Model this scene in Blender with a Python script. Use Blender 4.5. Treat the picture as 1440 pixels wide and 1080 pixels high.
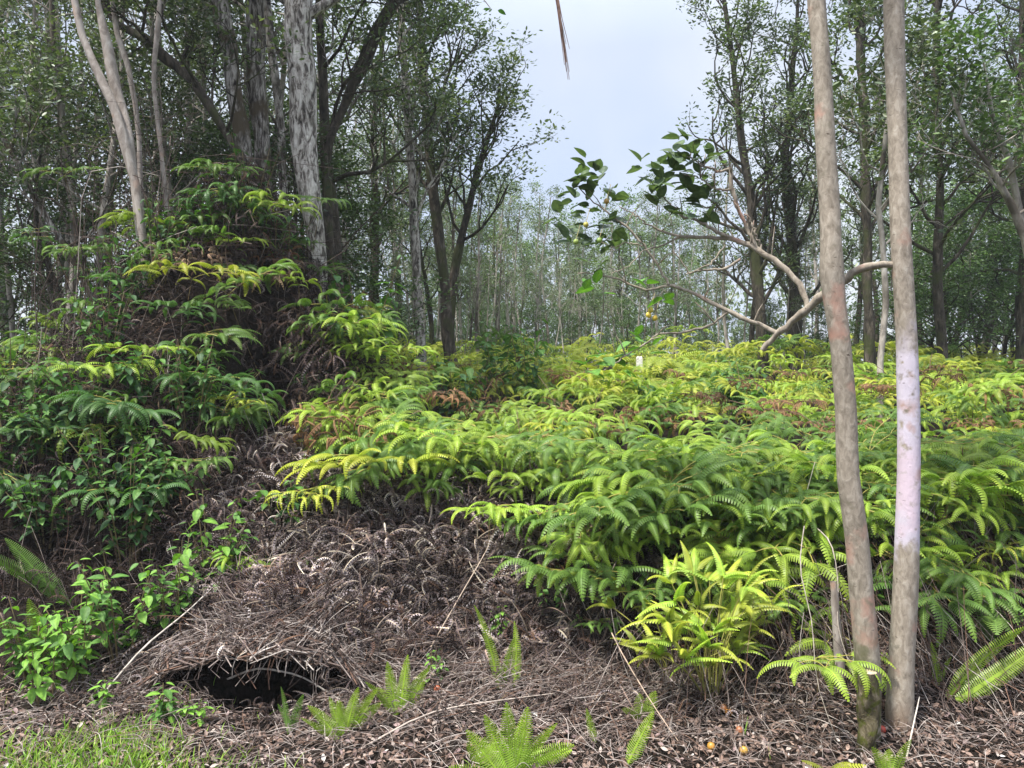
import bpy, math
import numpy as np
from math import radians as R, sin, cos, pi

for o in list(bpy.data.objects): bpy.data.objects.remove(o)
scene = bpy.context.scene
C = scene.collection

# ------------------------------------------------------------------ camera
EYE = 1.6
F = 1080.0           # focal length in photo pixels (1440 wide)
cam_d = bpy.data.cameras.new('camera'); cam_d.sensor_width = 36; cam_d.lens = 36*F/1440
cam_d.clip_start = 0.05; cam_d.clip_end = 2000
cam = bpy.data.objects.new('camera', cam_d); C.objects.link(cam)
cam.location = (0, 0, EYE); cam.rotation_euler = (R(90), 0, 0)
scene.camera = cam

# ------------------------------------------------------------------ sky, sun, exposure
SUN_EL, SUN_AZ = 66, 232          # azimuth clockwise from +Y: high, from behind left
wd = bpy.data.worlds.new('World'); scene.world = wd; wd.use_nodes = True
nt = wd.node_tree; nt.nodes.clear()
def N(nt, t, **k):
    n = nt.nodes.new(t)
    for a, b in k.items(): setattr(n, a, b)
    return n
L = nt.links.new
out = N(nt, 'ShaderNodeOutputWorld'); bg = N(nt, 'ShaderNodeBackground')
sky = N(nt, 'ShaderNodeTexSky'); sky.sky_type = 'NISHITA'; sky.sun_disc = False
sky.sun_elevation = R(SUN_EL); sky.sun_rotation = R(SUN_AZ); sky.air_density = 1.0; sky.dust_density = 2.5
tc = N(nt, 'ShaderNodeTexCoord'); sep = N(nt, 'ShaderNodeSeparateXYZ')
L(tc.outputs['Generated'], sep.inputs[0])
mr = N(nt, 'ShaderNodeMapRange'); mr.inputs['From Min'].default_value = 0.40; mr.inputs['From Max'].default_value = 0.95
mr.inputs['To Min'].default_value = 4.8; mr.inputs['To Max'].default_value = 13.5
L(sep.outputs['Z'], mr.inputs['Value'])
noi = N(nt, 'ShaderNodeTexNoise'); noi.inputs['Scale'].default_value = 2.6; noi.inputs['Detail'].default_value = 4; noi.inputs['Roughness'].default_value = 0.45
L(tc.outputs['Generated'], noi.inputs['Vector'])
rmp = N(nt, 'ShaderNodeValToRGB')
rmp.color_ramp.elements[0].position = 0.36; rmp.color_ramp.elements[0].color = (0.80, 0.93, 1.20, 1)
rmp.color_ramp.elements[1].position = 0.66; rmp.color_ramp.elements[1].color = (1.12, 1.17, 1.24, 1)
L(noi.outputs['Fac'], rmp.inputs[0])
vm = N(nt, 'ShaderNodeVectorMath', operation='SCALE'); L(rmp.outputs[0], vm.inputs[0]); L(mr.outputs[0], vm.inputs['Scale'])
mx = N(nt, 'ShaderNodeMix', data_type='RGBA'); mx.inputs['Factor'].default_value = 0.86
L(sky.outputs[0], mx.inputs['A']); L(vm.outputs[0], mx.inputs['B'])
L(mx.outputs['Result'], bg.inputs[0]); bg.inputs[1].default_value = 0.1
L(bg.outputs[0], out.inputs[0])

sd = bpy.data.lights.new('sun', 'SUN'); sd.energy = 4.8; sd.angle = R(6); sd.color = (1.0, 0.96, 0.88)
so = bpy.data.objects.new('sun', sd); C.objects.link(so)
so.rotation_euler = (R(90-SUN_EL), 0, R(180-SUN_AZ) )
# aim: sun direction vector
from mathutils import Vector, Matrix
sv = Vector((sin(R(SUN_AZ))*cos(R(SUN_EL)), cos(R(SUN_AZ))*cos(R(SUN_EL)), sin(R(SUN_EL))))
so.rotation_euler = sv.to_track_quat('Z', 'Y').to_euler()
scene.view_settings.view_transform = 'Standard'; scene.view_settings.look = 'None'
scene.view_settings.exposure = 0.87; scene.view_settings.gamma = 1.0

# ------------------------------------------------------------------ helpers
def at(px, py, Y): return np.array([(px-720)/F*Y, Y, EYE-(py-540)/F*Y])
def rs(s): return np.random.RandomState(s)

def wav(x, y, seed, sc):
    r = rs(seed); v = 0
    for k in range(6):
        a = r.rand()*2*pi; f = sc*(0.6+1.3*r.rand()); v = v + np.sin((x*cos(a)+y*sin(a))*f + r.rand()*6.28)
    return v/6
PY = [-5, 2.8, 3.5, 4.05, 4.5, 5.2, 6.0, 8.0, 12.0, 16.0, 30.0, 60.0, 400.0]
PZ = [-.02, 0., .01, .06, .34, .72, .82, 1.10, 1.50, 1.86, 2.3, 2.6, 4.0]
PZR = [-.02, 0., .03, .30, .66, .78, .86, 1.10, 1.50, 1.86, 2.3, 2.6, 4.0]
PZL = [-.02, 0., .0, .03, .30, .95, 1.20, 1.35, 1.55, 1.86, 2.3, 2.6, 4.0]
def sm(x, a, b):
    t = np.clip((x-a)/(b-a), 0, 1); return t*t*(3-2*t)
def T(x, y):
    x = np.asarray(x, float); y = np.asarray(y, float)
    u = x/np.maximum(y, 1)
    wr = sm(u, .25, .45); wl = sm(-u, .32, .5)
    z = np.interp(y, PY, PZ)*(1-wr-wl)+np.interp(y, PY, PZR)*wr+np.interp(y, PY, PZL)*wl
    z = z + 1.75*np.exp(-np.abs((x+2.60)/1.15)**2.4-((y-7.2)/1.3)**2)
    z = z + .30*np.exp(-((x+4.8)/1.1)**2-((y-7.6)/1.2)**2)
    pit = np.exp(-((x+1.95)/.27)**4-((y-6.25)/.55)**4); z = z*(1-pit)+pit*np.minimum(z, .35)
    bank = sm(y, 3.9, 5.0)
    z = z + bank*(.24*wav(x, y, 3, 2.1)+.13*wav(x, y, 5, 5.)) + .015*wav(x, y, 7, 7.) + sm(y, 4.1, 4.6)*(1-sm(y, 6.5, 8))*.085*wav(x, y, 17, 13.)
    # burrow under the thatch
    hole = np.exp(-(np.abs((x+1.25)/.24)**4)-(np.abs((y-4.13)/.40)**6))
    z = z*(1-hole) + hole*(-.25)
    return z
def roofz(x, y): return (.20+(y-3.84)*.31)*np.clip(1-np.abs((x+1.29)/.60)**2.8, 0, 1)+.02+.02*np.sin(x*23+y*9)
def TS(x, y):      # soil, or the thatch that roofs the burrow
    t = T(x, y); m = (np.abs(x+1.29) < .55) & (y > 3.86) & (y < 4.6)
    return np.where(m, np.maximum(t, roofz(x, y)), t)
def hit(px, py, back=0.0):
    d = np.array([(px-720)/F, 1, -(py-540)/F]); Y = 2.6
    while Y < 60:
        p = np.array([0, 0, EYE])+d*Y
        if p[2] < T(p[0], p[1]): break
        Y += .02
    if Y > 9.5 and px < 600: Y = 7.2
    Y -= back
    return np.array([0, 0, EYE])+d*Y

class MB:
    def __init__(s): s.v = []; s.f = []; s.c = []; s.m = []; s.n = 0
    def add(s, V, Fc, col=(1, 1, 1), mi=0):
        V = np.asarray(V, float); Fc = np.asarray(Fc, int)
        col = np.asarray(col, float)
        if col.ndim == 1: col = np.tile(col, (len(V), 1))
        s.v.append(V); s.f.append(Fc+s.n); s.c.append(col); s.m.append(np.full(len(Fc), mi)); s.n += len(V)
    def addp(s, P, col=None, mi=0): s.add(P[0], P[1], P[2] if col is None else P[2]*np.asarray(col), mi)
    def geo(s): return np.vstack(s.v), np.vstack(s.f), np.vstack(s.c)
    def mesh(s, name, mats, smooth=False):
        V = np.vstack(s.v); me = bpy.data.meshes.new(name)
        fl = s.f; loops = np.concatenate([f.ravel() for f in fl])
        tot = np.concatenate([np.full(len(f), f.shape[1]) for f in fl]); st = np.concatenate([[0], np.cumsum(tot)[:-1]])
        me.vertices.add(len(V)); me.vertices.foreach_set('co', V.astype(np.float32).ravel())
        me.loops.add(len(loops)); me.loops.foreach_set('vertex_index', loops.astype(np.int32))
        me.polygons.add(len(tot)); me.polygons.foreach_set('loop_start', st.astype(np.int32)); me.polygons.foreach_set('loop_total', tot.astype(np.int32))
        me.polygons.foreach_set('material_index', np.concatenate(s.m).astype(np.int32))
        me.polygons.foreach_set('use_smooth', np.full(len(tot), smooth))
        c = np.hstack([np.vstack(s.c), np.ones((len(V), 1))]).astype(np.float32)
        a = me.color_attributes.new('tint', 'FLOAT_COLOR', 'POINT'); a.data.foreach_set('color', c.ravel())
        me.update(calc_edges=True)
        for m in (mats if isinstance(mats, (list, tuple)) else [mats]): me.materials.append(m)
        return me
    def obj(s, name, mats, parent=None, smooth=False, loc=None):
        o = bpy.data.objects.new(name, s.mesh(name, mats, smooth)); C.objects.link(o)
        if parent: o.parent = parent
        if loc is not None: o.location = loc
        return o
def tag(o, label=None, cat=None, group=None, kind=None):
    if label: o['label'] = label
    if cat: o['category'] = cat
    if group: o['group'] = group
    if kind: o['kind'] = kind
    return o
def empty(name, loc=(0, 0, 0), rz=0, sc=1, **k):
    o = bpy.data.objects.new(name, None); C.objects.link(o); o.empty_display_size = .1
    o.location = tuple(float(q) for q in loc); o.rotation_euler = (0, 0, rz); o.scale = (sc, sc, sc)
    return tag(o, **k)
def copy_tree(o, parent=None):
    c = o.copy(); C.objects.link(c); c.parent = parent
    for ch in o.children: copy_tree(ch, c)
    return c
def colour_all(o, col):
    o.color = (*col, 1)
    for ch in o.children: colour_all(ch, col)

def rotz(a):
    c, s = np.cos(a), np.sin(a); return np.array([[c, -s, 0], [s, c, 0], [0, 0, 1]])
def roty(a):
    c, s = np.cos(a), np.sin(a); return np.array([[c, 0, s], [0, 1, 0], [-s, 0, c]])
def rotx(a):
    c, s = np.cos(a), np.sin(a); return np.array([[1, 0, 0], [0, c, -s], [0, s, c]])
def mats_euler(rx, ry, rz):           # arrays -> (N,3,3)  Rz*Ry*Rx
    n = len(rz); z = np.zeros(n); o = np.ones(n)
    cx, sx, cy, sy, cz, sz = np.cos(rx), np.sin(rx), np.cos(ry), np.sin(ry), np.cos(rz), np.sin(rz)
    Rx = np.stack([o, z, z, z, cx, -sx, z, sx, cx], 1).reshape(n, 3, 3)
    Ry = np.stack([cy, z, sy, z, o, z, -sy, z, cy], 1).reshape(n, 3, 3)
    Rz = np.stack([cz, -sz, z, sz, cz, z, z, z, o], 1).reshape(n, 3, 3)
    return Rz@Ry@Rx
def scatter(mb, proto, pos, rot, sc, cols, mi=0):
    V, Fc, Cc = proto; n = len(pos)
    if n == 0: return
    sc = np.asarray(sc, float)
    if sc.ndim == 1: sc = np.repeat(sc[:, None], 3, 1)
    VV = np.einsum('nij,nkj->nki', rot, V[None]*sc[:, None, :])+pos[:, None, :]
    FF = Fc[None]+(np.arange(n)*len(V))[:, None, None]
    CC = Cc[None]*cols[:, None, :]
    mb.add(VV.reshape(-1, 3), FF.reshape(-1, Fc.shape[1]), CC.reshape(-1, 3), mi)

def tube(pts, rad, sides=6, knob=0, seed=0, cap=True):
    pts = np.asarray(pts, float); n = len(pts); rad = np.broadcast_to(np.asarray(rad, float), (n,))
    t = np.gradient(pts, axis=0); t /= np.linalg.norm(t, axis=1)[:, None]+1e-9
    mean = t.mean(0); ref = np.eye(3)[np.argmin(np.abs(mean))]
    a = np.cross(t, ref); a /= np.linalg.norm(a, axis=1)[:, None]+1e-9; b = np.cross(t, a)
    th = np.arange(sides)*2*pi/sides
    rr = np.repeat(rad[:, None], sides, 1)
    if knob:
        s = np.arange(n)[:, None]/n
        r = rs(seed)
        for k in range(5):
            rr = rr*(1+knob*np.sin(th[None]*(1+k % 4)+r.rand()*6.28+s*(8+30*r.rand())*(1 if r.rand() > .5 else -1))*(.5 if k > 2 else .8))
    V = pts[:, None]+rr[..., None]*(np.cos(th)[None, :, None]*a[:, None]+np.sin(th)[None, :, None]*b[:, None])
    V = V.reshape(-1, 3); i = np.arange(n-1)[:, None]*sides; j = np.arange(sides)[None]; k = (j+1) % sides
    Fc = np.stack([i+j, i+k, i+k+sides, i+j+sides], -1).reshape(-1, 4)
    return V, Fc, np.ones((len(V), 3))
def smooth_path(p, n):
    p = np.asarray(p, float); m = len(p)
    d = np.concatenate([[0], np.cumsum(np.linalg.norm(np.diff(p, axis=0), axis=1))]); s = np.linspace(0, d[-1], n)
    q = np.stack([np.interp(s, d, p[:, i]) for i in range(p.shape[1])], 1)
    for _ in range(max(1, n//(m*3))):
        q[1:-1] = (q[:-2]+2*q[1:-1]+q[2:])/4
    return q
def ppath(lst, n):                     # [(px,py,Y,width_px)] -> pts, radii
    a = np.array([[*at(x, y, Y), w/2/F*Y] for x, y, Y, w in lst]); q = smooth_path(a, n)
    return q[:, :3], q[:, 3]

# ------------------------------------------------------------------ materials
def mat(name, kind='leaf', col=(1, 1, 1), trans=.35, rough=.5, spec=.3, var=.25, vscale=30, bump=0, tr_col=(1.1, 1.25, .5)):
    m = bpy.data.materials.new(name); m.use_nodes = True; nt = m.node_tree; nt.nodes.clear(); L = nt.links.new
    out = N(nt, 'ShaderNodeOutputMaterial'); p = N(nt, 'ShaderNodeBsdfPrincipled')
    p.inputs['Roughness'].default_value = rough; p.inputs['Specular IOR Level'].default_value = spec
    at_ = N(nt, 'ShaderNodeAttribute'); at_.attribute_name = 'tint'
    oi = N(nt, 'ShaderNodeObjectInfo')
    m1 = N(nt, 'ShaderNodeVectorMath', operation='MULTIPLY'); L(at_.outputs['Color'], m1.inputs[0]); L(oi.outputs['Color'], m1.inputs[1])
    m2 = N(nt, 'ShaderNodeVectorMath', operation='MULTIPLY'); L(m1.outputs[0], m2.inputs[0]); m2.inputs[1].default_value = col
    geo = N(nt, 'ShaderNodeNewGeometry'); nz = N(nt, 'ShaderNodeTexNoise'); nz.inputs['Scale'].default_value = vscale; nz.inputs['Detail'].default_value = 3
    L(geo.outputs['Position'], nz.inputs['Vector'])
    r = N(nt, 'ShaderNodeMapRange'); r.inputs['From Min'].default_value = .3; r.inputs['From Max'].default_value = .7
    r.inputs['To Min'].default_value = 1-var; r.inputs['To Max'].default_value = 1+var
    L(nz.outputs['Fac'], r.inputs['Value'])
    m3 = N(nt, 'ShaderNodeVectorMath', operation='SCALE'); L(m2.outputs[0], m3.inputs[0]); L(r.outputs[0], m3.inputs['Scale'])
    L(m3.outputs[0], p.inputs['Base Color'])
    if bump:
        b = N(nt, 'ShaderNodeBump'); b.inputs['Strength'].default_value = bump; b.inputs['Distance'].default_value = .01
        L(nz.outputs['Fac'], b.inputs['Height']); L(b.outputs[0], p.inputs['Normal'])
    if trans:
        t = N(nt, 'ShaderNodeBsdfTranslucent'); mm = N(nt, 'ShaderNodeVectorMath', operation='MULTIPLY'); L(m3.outputs[0], mm.inputs[0]); mm.inputs[1].default_value = tr_col
        L(mm.outputs[0], t.inputs[0]); ms = N(nt, 'ShaderNodeMixShader'); ms.inputs[0].default_value = trans
        L(p.outputs[0], ms.inputs[1]); L(t.outputs[0], ms.inputs[2]); L(ms.outputs[0], out.inputs[0])
    else: L(p.outputs[0], out.inputs[0])
    return m
def bark(name, stops,  scale=(14, 14, 2.2), noise=3.0, bump=.6, dist=.02, zband=None, patches=None, moss=None, scars=False):
    m = bpy.data.materials.new(name); m.use_nodes = True; nt = m.node_tree; nt.nodes.clear(); L = nt.links.new
    out = N(nt, 'ShaderNodeOutputMaterial'); p = N(nt, 'ShaderNodeBsdfPrincipled'); p.inputs['Roughness'].default_value = .85; p.inputs['Specular IOR Level'].default_value = .2
    L(p.outputs[0], out.inputs[0])
    geo = N(nt, 'ShaderNodeNewGeometry'); mp = N(nt, 'ShaderNodeMapping'); mp.inputs['Scale'].default_value = scale; L(geo.outputs['Position'], mp.inputs[0])
    nz = N(nt, 'ShaderNodeTexNoise'); nz.inputs['Scale'].default_value = noise; nz.inputs['Detail'].default_value = 8; nz.inputs['Roughness'].default_value = .65; nz.inputs['Distortion'].default_value = .6
    L(mp.outputs[0], nz.inputs['Vector'])
    rp = N(nt, 'ShaderNodeValToRGB'); e = rp.color_ramp.elements
    while len(e) < len(stops): e.new(.5)
    for i, (q, c) in enumerate(stops): e[i].position = q; e[i].color = (*c, 1)
    L(nz.outputs['Fac'], rp.inputs[0]); cur = rp.outputs[0]
    def over(cur, fac, c):
        x = N(nt, 'ShaderNodeMix', data_type='RGBA'); L(fac, x.inputs['Factor']); L(cur, x.inputs['A']); x.inputs['B'].default_value = (*c, 1); return x.outputs['Result']
    sp = N(nt, 'ShaderNodeSeparateXYZ'); L(geo.outputs['Position'], sp.inputs[0])
    def noisemask(scale, lo, hi, off):
        q = N(nt, 'ShaderNodeTexNoise'); q.inputs['Scale'].default_value = scale; q.inputs['Detail'].default_value = 5
        o2 = N(nt, 'ShaderNodeVectorMath', operation='ADD'); L(geo.outputs['Position'], o2.inputs[0]); o2.inputs[1].default_value = (off, off*1.7, 0); L(o2.outputs[0], q.inputs['Vector'])
        r = N(nt, 'ShaderNodeMapRange'); r.inputs['From Min'].default_value = lo; r.inputs['From Max'].default_value = hi; L(q.outputs['Fac'], r.inputs['Value']); return q, r.outputs[0]
    if zband:                       # (z0,z1,colour,strength): a painted / lichen-white length of trunk
        for (z0, z1, c, st) in zband:
            q, _ = noisemask(9, .4, .6, 3)
            a = N(nt, 'ShaderNodeMath', operation='MULTIPLY_ADD'); L(q.outputs['Fac'], a.inputs[0]); a.inputs[1].default_value = .5; L(sp.outputs['Z'], a.inputs[2])
            r1 = N(nt, 'ShaderNodeMapRange'); r1.interpolation_type = 'SMOOTHSTEP'; r1.inputs['From Min'].default_value = z0+.25-.05; r1.inputs['From Max'].default_value = z0+.25+.05; L(a.outputs[0], r1.inputs['Value'])
            r2 = N(nt, 'ShaderNodeMapRange'); r2.interpolation_type = 'SMOOTHSTEP'; r2.inputs['From Min'].default_value = z1+.25-.12; r2.inputs['From Max'].default_value = z1+.25+.12; r2.inputs['To Min'].default_value = st; r2.inputs['To Max'].default_value = 0; L(a.outputs[0], r2.inputs['Value'])
            mu0 = N(nt, 'ShaderNodeMath', operation='MULTIPLY'); L(r1.outputs[0], mu0.inputs[0]); L(r2.outputs[0], mu0.inputs[1])
            _, worn = noisemask(24, .28, .44, 9); mu = N(nt, 'ShaderNodeMath', operation='MULTIPLY'); L(mu0.outputs[0], mu.inputs[0]); L(worn, mu.inputs[1])
            cur = over(cur, mu.outputs[0], c)
    if patches:
        for i, (sc, lo, hi, c) in enumerate(patches):
            _, f = noisemask(sc, lo, hi, 5+i*4); cur = over(cur, f, c)
    if scars:                       # small dark cross-wise cracks and lenticels
        q = N(nt, 'ShaderNodeTexNoise'); q.inputs['Scale'].default_value = 1.0; q.inputs['Detail'].default_value = 3; q.inputs['Roughness'].default_value = .7
        mq = N(nt, 'ShaderNodeMapping'); mq.inputs['Scale'].default_value = (22, 22, 75); L(geo.outputs['Position'], mq.inputs[0]); L(mq.outputs[0], q.inputs['Vector'])
        r = N(nt, 'ShaderNodeMapRange'); r.inputs['From Min'].default_value = .66; r.inputs['From Max'].default_value = .72; L(q.outputs['Fac'], r.inputs['Value']); cur = over(cur, r.outputs[0], (.07, .05, .04))
    if moss:                        # (z_below, colour)
        _, f = noisemask(14, .42, .55, 21)
        r = N(nt, 'ShaderNodeMapRange'); r.inputs['From Min'].default_value = moss[0]; r.inputs['From Max'].default_value = moss[0]-.25; L(sp.outputs['Z'], r.inputs['Value'])
        mu = N(nt, 'ShaderNodeMath', operation='MULTIPLY'); L(f, mu.inputs[0]); L(r.outputs[0], mu.inputs[1]); cur = over(cur, mu.outputs[0], moss[1])
    L(cur, p.inputs['Base Color'])
    b = N(nt, 'ShaderNodeBump'); b.inputs['Strength'].default_value = bump; b.inputs['Distance'].default_value = dist; L(nz.outputs['Fac'], b.inputs['Height']); L(b.outputs[0], p.inputs['Normal'])
    return m

M_fern = mat('fern_green', trans=.38, rough=.45, spec=.35, var=.22, vscale=25)
M_stem = mat('fern_stem', trans=0, rough=.6, var=.2)
M_dead = mat('dead_fern', trans=.12, rough=.85, spec=.15, var=.55, vscale=5, tr_col=(1, .8, .6))
M_leaf = mat('tree_leaf', trans=.25, rough=.42, spec=.4, var=.3, vscale=2.2)
M_broad = mat('broad_leaf', trans=.3, rough=.55, spec=.3, var=.22, vscale=60, bump=.3)
M_stick = mat('dry_stick', trans=0, rough=.8, spec=.2, var=.35, vscale=40, bump=.3)
M_litter = mat('dry_leaf_litter', trans=.1, rough=.7, spec=.3, var=.25, vscale=60, tr_col=(1, .8, .6))
M_grass = mat('grass_blade', trans=.35, rough=.5, var=.3, vscale=6)
M_fruit = mat('guava_skin', trans=0, rough=.4, spec=.5, var=.25, vscale=90, bump=.15)
M_bark_pale = bark('pale_peeling_bark', [(.36, (.03, .026, .023)), (.45, (.15, .13, .115)), (.52, (.38, .35, .32)), (.68, (.62, .59, .55))], (15, 15, 5.5), 1.5, 1.0, .035, patches=[(3.0, .57, .66, (.10, .088, .07))])
M_bark_grey = bark('grey_fissured_bark', [(.38, (.025, .02, .018)), (.48, (.13, .115, .10)), (.60, (.42, .39, .36))], (22, 22, 4.5), 1.4, 1.0, .03, patches=[(3, .50, .60, (.09, .07, .045))])
M_bark_dark = bark('dark_mossy_bark', [(.35, (.02, .017, .013)), (.55, (.07, .058, .045)), (.72, (.17, .145, .115))], (12, 12, 4), 1.5, 1.0, .03, patches=[(2.5, .52, .62, (.05, .055, .022))])
M_bark_thin = bark('pale_thin_bark', [(.35, (.17, .15, .13)), (.55, (.38, .34, .30)), (.7, (.55, .51, .46))], (9, 9, 3), 1.5, .4, .01, patches=[(1.3, .52, .6, (.09, .075, .06))])
M_bark_smooth = bark('smooth_grey_bark', [(.35, (.17, .14, .12)), (.52, (.30, .26, .23)), (.7, (.44, .40, .36))], (10, 10, 5), 1.5, .35, .008, patches=[(3.0, .60, .72, (.42, .25, .17))])
M_guava_l = bark('mottled_guava_bark', [(.30, (.15, .125, .098)), (.50, (.26, .222, .178)), (.70, (.38, .335, .28))], (26, 26, 13), 1.6, .7, .006, patches=[(6, .58, .72, (.38, .22, .17)), (16, .60, .74, (.17, .15, .11))], moss=(.55, (.06, .065, .02)), scars=True)
M_guava_r = bark('lilac_white_guava_bark', [(.30, (.165, .137, .108)), (.50, (.29, .247, .20)), (.70, (.41, .365, .31))], (26, 26, 13), 1.6, .7, .006,
                 zband=[(.86, 1.80, (.55, .50, .59), .85), (1.0, 1.30, (.62, .45, .52), .45)], patches=[(7, .60, .74, (.38, .23, .18)), (18, .62, .74, (.19, .165, .13))], moss=(.18, (.22, .12, .07)), scars=True)

# ------------------------------------------------------------------ ground
def ground_mat():
    m = bpy.data.materials.new('forest_soil'); m.use_nodes = True; nt = m.node_tree; L = nt.links.new
    p = nt.nodes['Principled BSDF']; p.inputs['Roughness'].default_value = .95; p.inputs['Specular IOR Level'].default_value = .1
    geo = N(nt, 'ShaderNodeNewGeometry')
    n1 = N(nt, 'ShaderNodeTexNoise'); n1.inputs['Scale'].default_value = 22; n1.inputs['Detail'].default_value = 9; n1.inputs['Roughness'].default_value = .75; L(geo.outputs['Position'], n1.inputs['Vector'])
    r = N(nt, 'ShaderNodeValToRGB'); e = r.color_ramp.elements
    e[0].position = .35; e[0].color = (.010, .008, .006, 1); e[1].position = .8; e[1].color = (.055, .040, .032, 1); L(n1.outputs['Fac'], r.inputs[0])
    L(r.outputs[0], p.inputs['Base Color'])
    b = N(nt, 'ShaderNodeBump'); b.inputs['Strength'].default_value = 1; b.inputs['Distance'].default_value = .04; L(n1.outputs['Fac'], b.inputs['Height']); L(b.outputs[0], p.inputs['Normal'])
    return m
def axis(lo, hi, fine, step_f, far, grow=1.18):
    a = list(np.arange(lo, hi, step_f)); s = step_f; b = a[-1]
    while b < far: s *= grow; b += s; a.append(b)
    return a
ys = np.array(axis(2.0, 9.5, 0, .05, 500)); ys = np.concatenate([[-30, -8, -2, .5, 1.5], ys])
xs_p = np.array(axis(0, 5.5, 0, .06, 500)); xs = np.concatenate([-xs_p[:0:-1], xs_p])
X, Y_ = np.meshgrid(xs, ys); Z = T(X, Y_)
gm = MB(); nx, ny = len(xs), len(ys)
i = np.arange(ny-1)[:, None]*nx; j = np.arange(nx-1)[None]
gm.add(np.stack([X, Y_, Z], -1).reshape(-1, 3), np.stack([i+j, i+j+1, i+j+1+nx, i+j+nx], -1).reshape(-1, 4))
tag(gm.obj('ground', ground_mat(), smooth=True), kind='structure')

# ------------------------------------------------------------------ fern geometry
def pinna(Ln, W, n=14, th0=.35, droop=1.9, fold=.35, sweep=.35, side_curl=0., gap=.82, tipcol=(1.25, 1.15, .8), prof=None, rib=True):
    s = (np.arange(n)+.5)/n
    fs = np.linspace(0, 1, 41); th = th0-droop*fs**1.3; ph = side_curl*fs
    d = np.stack([np.cos(th)*np.cos(ph), np.cos(th)*np.sin(ph), np.sin(th)], 1)/40*Ln
    P = np.concatenate([[[0, 0, 0]], np.cumsum(d, 0)[:-1]])
    def ev(q, A): return np.stack([np.interp(q, fs, A[:, k]) for k in range(3)], 1)
    dn = d/np.linalg.norm(d, axis=1)[:, None]
    side0 = np.stack([-np.sin(ph), np.cos(ph), np.zeros(41)], 1); nor = np.cross(dn, side0)
    w = W*(prof(s) if prof else np.minimum(1, (s*4+.5))*(1-s)**.62*(1+.25*s)+.03)
    Vs = []; Fs = []; Cs = []; k = 0; h = .5/n*gap
    c0, t0, sd, nr = ev(s, P), ev(s, dn), ev(s, side0), ev(s, nor)
    a = ev(np.clip(s-h, 0, 1), P); b = ev(np.clip(s+h, 0, 1), P)
    for sg in (1, -1):
        dirl = (sd*sg*cos(sweep)+t0*sin(sweep))*cos(fold)-nr*sin(fold)
        tip = c0+dirl*w[:, None]; tw = t0*(Ln*h*.38)
        mid = c0+dirl*(w*.6)[:, None]+nr*(w*.06)[:, None]; mw = t0*(Ln*h*.85)
        V = np.stack([a, b, mid-mw, mid+mw, tip-tw-nr*(w*.1)[:, None], tip+tw-nr*(w*.1)[:, None]], 1).reshape(-1, 3)
        base = np.arange(n)[:, None]*6
        q1 = base+np.array([[0, 1, 3, 2]]); q2 = base+np.array([[2, 3, 5, 4]])
        if sg < 0: q1 = q1[:, ::-1]; q2 = q2[:, ::-1]
        Vs.append(V); Fs.append(q1+k); Fs.append(q2+k); k += len(V)
        tcl = 1+(np.array(tipcol)[None]-1)*(s[:, None]**1.5); Cs.append(np.repeat(tcl, 6, 0)*np.tile(np.array([.92, .92, 1, 1, 1.08, 1.08]), n)[:, None])
    if rib:
        q = np.linspace(0, 1, 9); c = ev(q, P); sdd = ev(q, side0); nn = ev(q, nor)
        rw = np.maximum(.0035*(1-q*.8), .001)[:, None]*Ln/.2
        V = np.stack([c-sdd*rw+nn*.001, c+sdd*rw+nn*.001], 1).reshape(-1, 3); b2 = np.arange(8)[:, None]*2
        Vs.append(V); Fs.append(b2+np.array([[0, 2, 3, 1]])+k); Cs.append(np.tile([1.25, 1.2, .9], (len(V), 1)))
    return np.vstack(Vs), np.vstack(Fs), np.vstack(Cs)
def xf(P, rot, pos, sc=1): return P[0]@rot.T*sc+pos, P[1], P[2]

def forked_frond(seed, young=False, n=13, size=1.0, dead=False, broad=1.0):
    """net-fern frond: repeatedly forked axis with combed drooping pinnae; hub at origin, heads to +X"""
    r = rs(seed); mb = MB(); st = MB()
    def put(pos, az, Lp, tilt):
        Wp = Lp*(.10 if young else .165)*broad
        dr = r.uniform(1.1, 2.3) if not young else r.uniform(1.9, 3.0)
        if dead: dr = r.uniform(1.6, 4.2)
        P = pinna(Lp, Wp, n, th0=r.uniform(.15, .6)+tilt, droop=dr, fold=r.uniform(.2, .6) if not dead else 1.0, side_curl=r.uniform(-.35, .35)*(4 if dead else 1),
                  gap=.8, tipcol=(1.35, 1.2, .8))
        g = r.uniform(.85, 1.15)
        P = xf(P, rotz(az)@rotx(r.uniform(-.3, .3)), pos); mb.addp(P, (g*r.uniform(.95, 1.08), g, g*.95))
    def fork(pos, az, Ls, depth, el):
        d = np.array([cos(az)*cos(el), sin(az)*cos(el), sin(el)]); e = pos+d*Ls
        st.addp(tube(smooth_path([pos, (pos+e)/2+[0, 0, .01], e], 4), .0022*size, 4), (1, 1, 1))
        sp = r.uniform(.5, .8)
        if depth == 0:
            for s in (-1, 1): put(e, az+s*sp*.8, size*r.uniform(.17, .25), 0)
        else:
            for s in (-1, 1):
                fork(e, az+s*sp, Ls*r.uniform(.65, .85), depth-1, el-.18+r.uniform(-.12, .12))
                if r.rand() < .8: put(e, az+s*(sp+r.uniform(.6, .9)), size*r.uniform(.10, .17), -.1)
    for s in (-1, 1):
        fork(np.zeros(3), s*r.uniform(.45, .95), size*r.uniform(.10, .15), 1 if r.rand() < .35 else 2, .25)
    put(np.zeros(3), pi*.6, size*.15, -.2); put(np.zeros(3), -pi*.6, size*.16, -.2)
    if r.rand() < .6: fork(np.zeros(3), r.uniform(-.2, .2), size*.16, 1, .35)
    return mb, st

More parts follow.
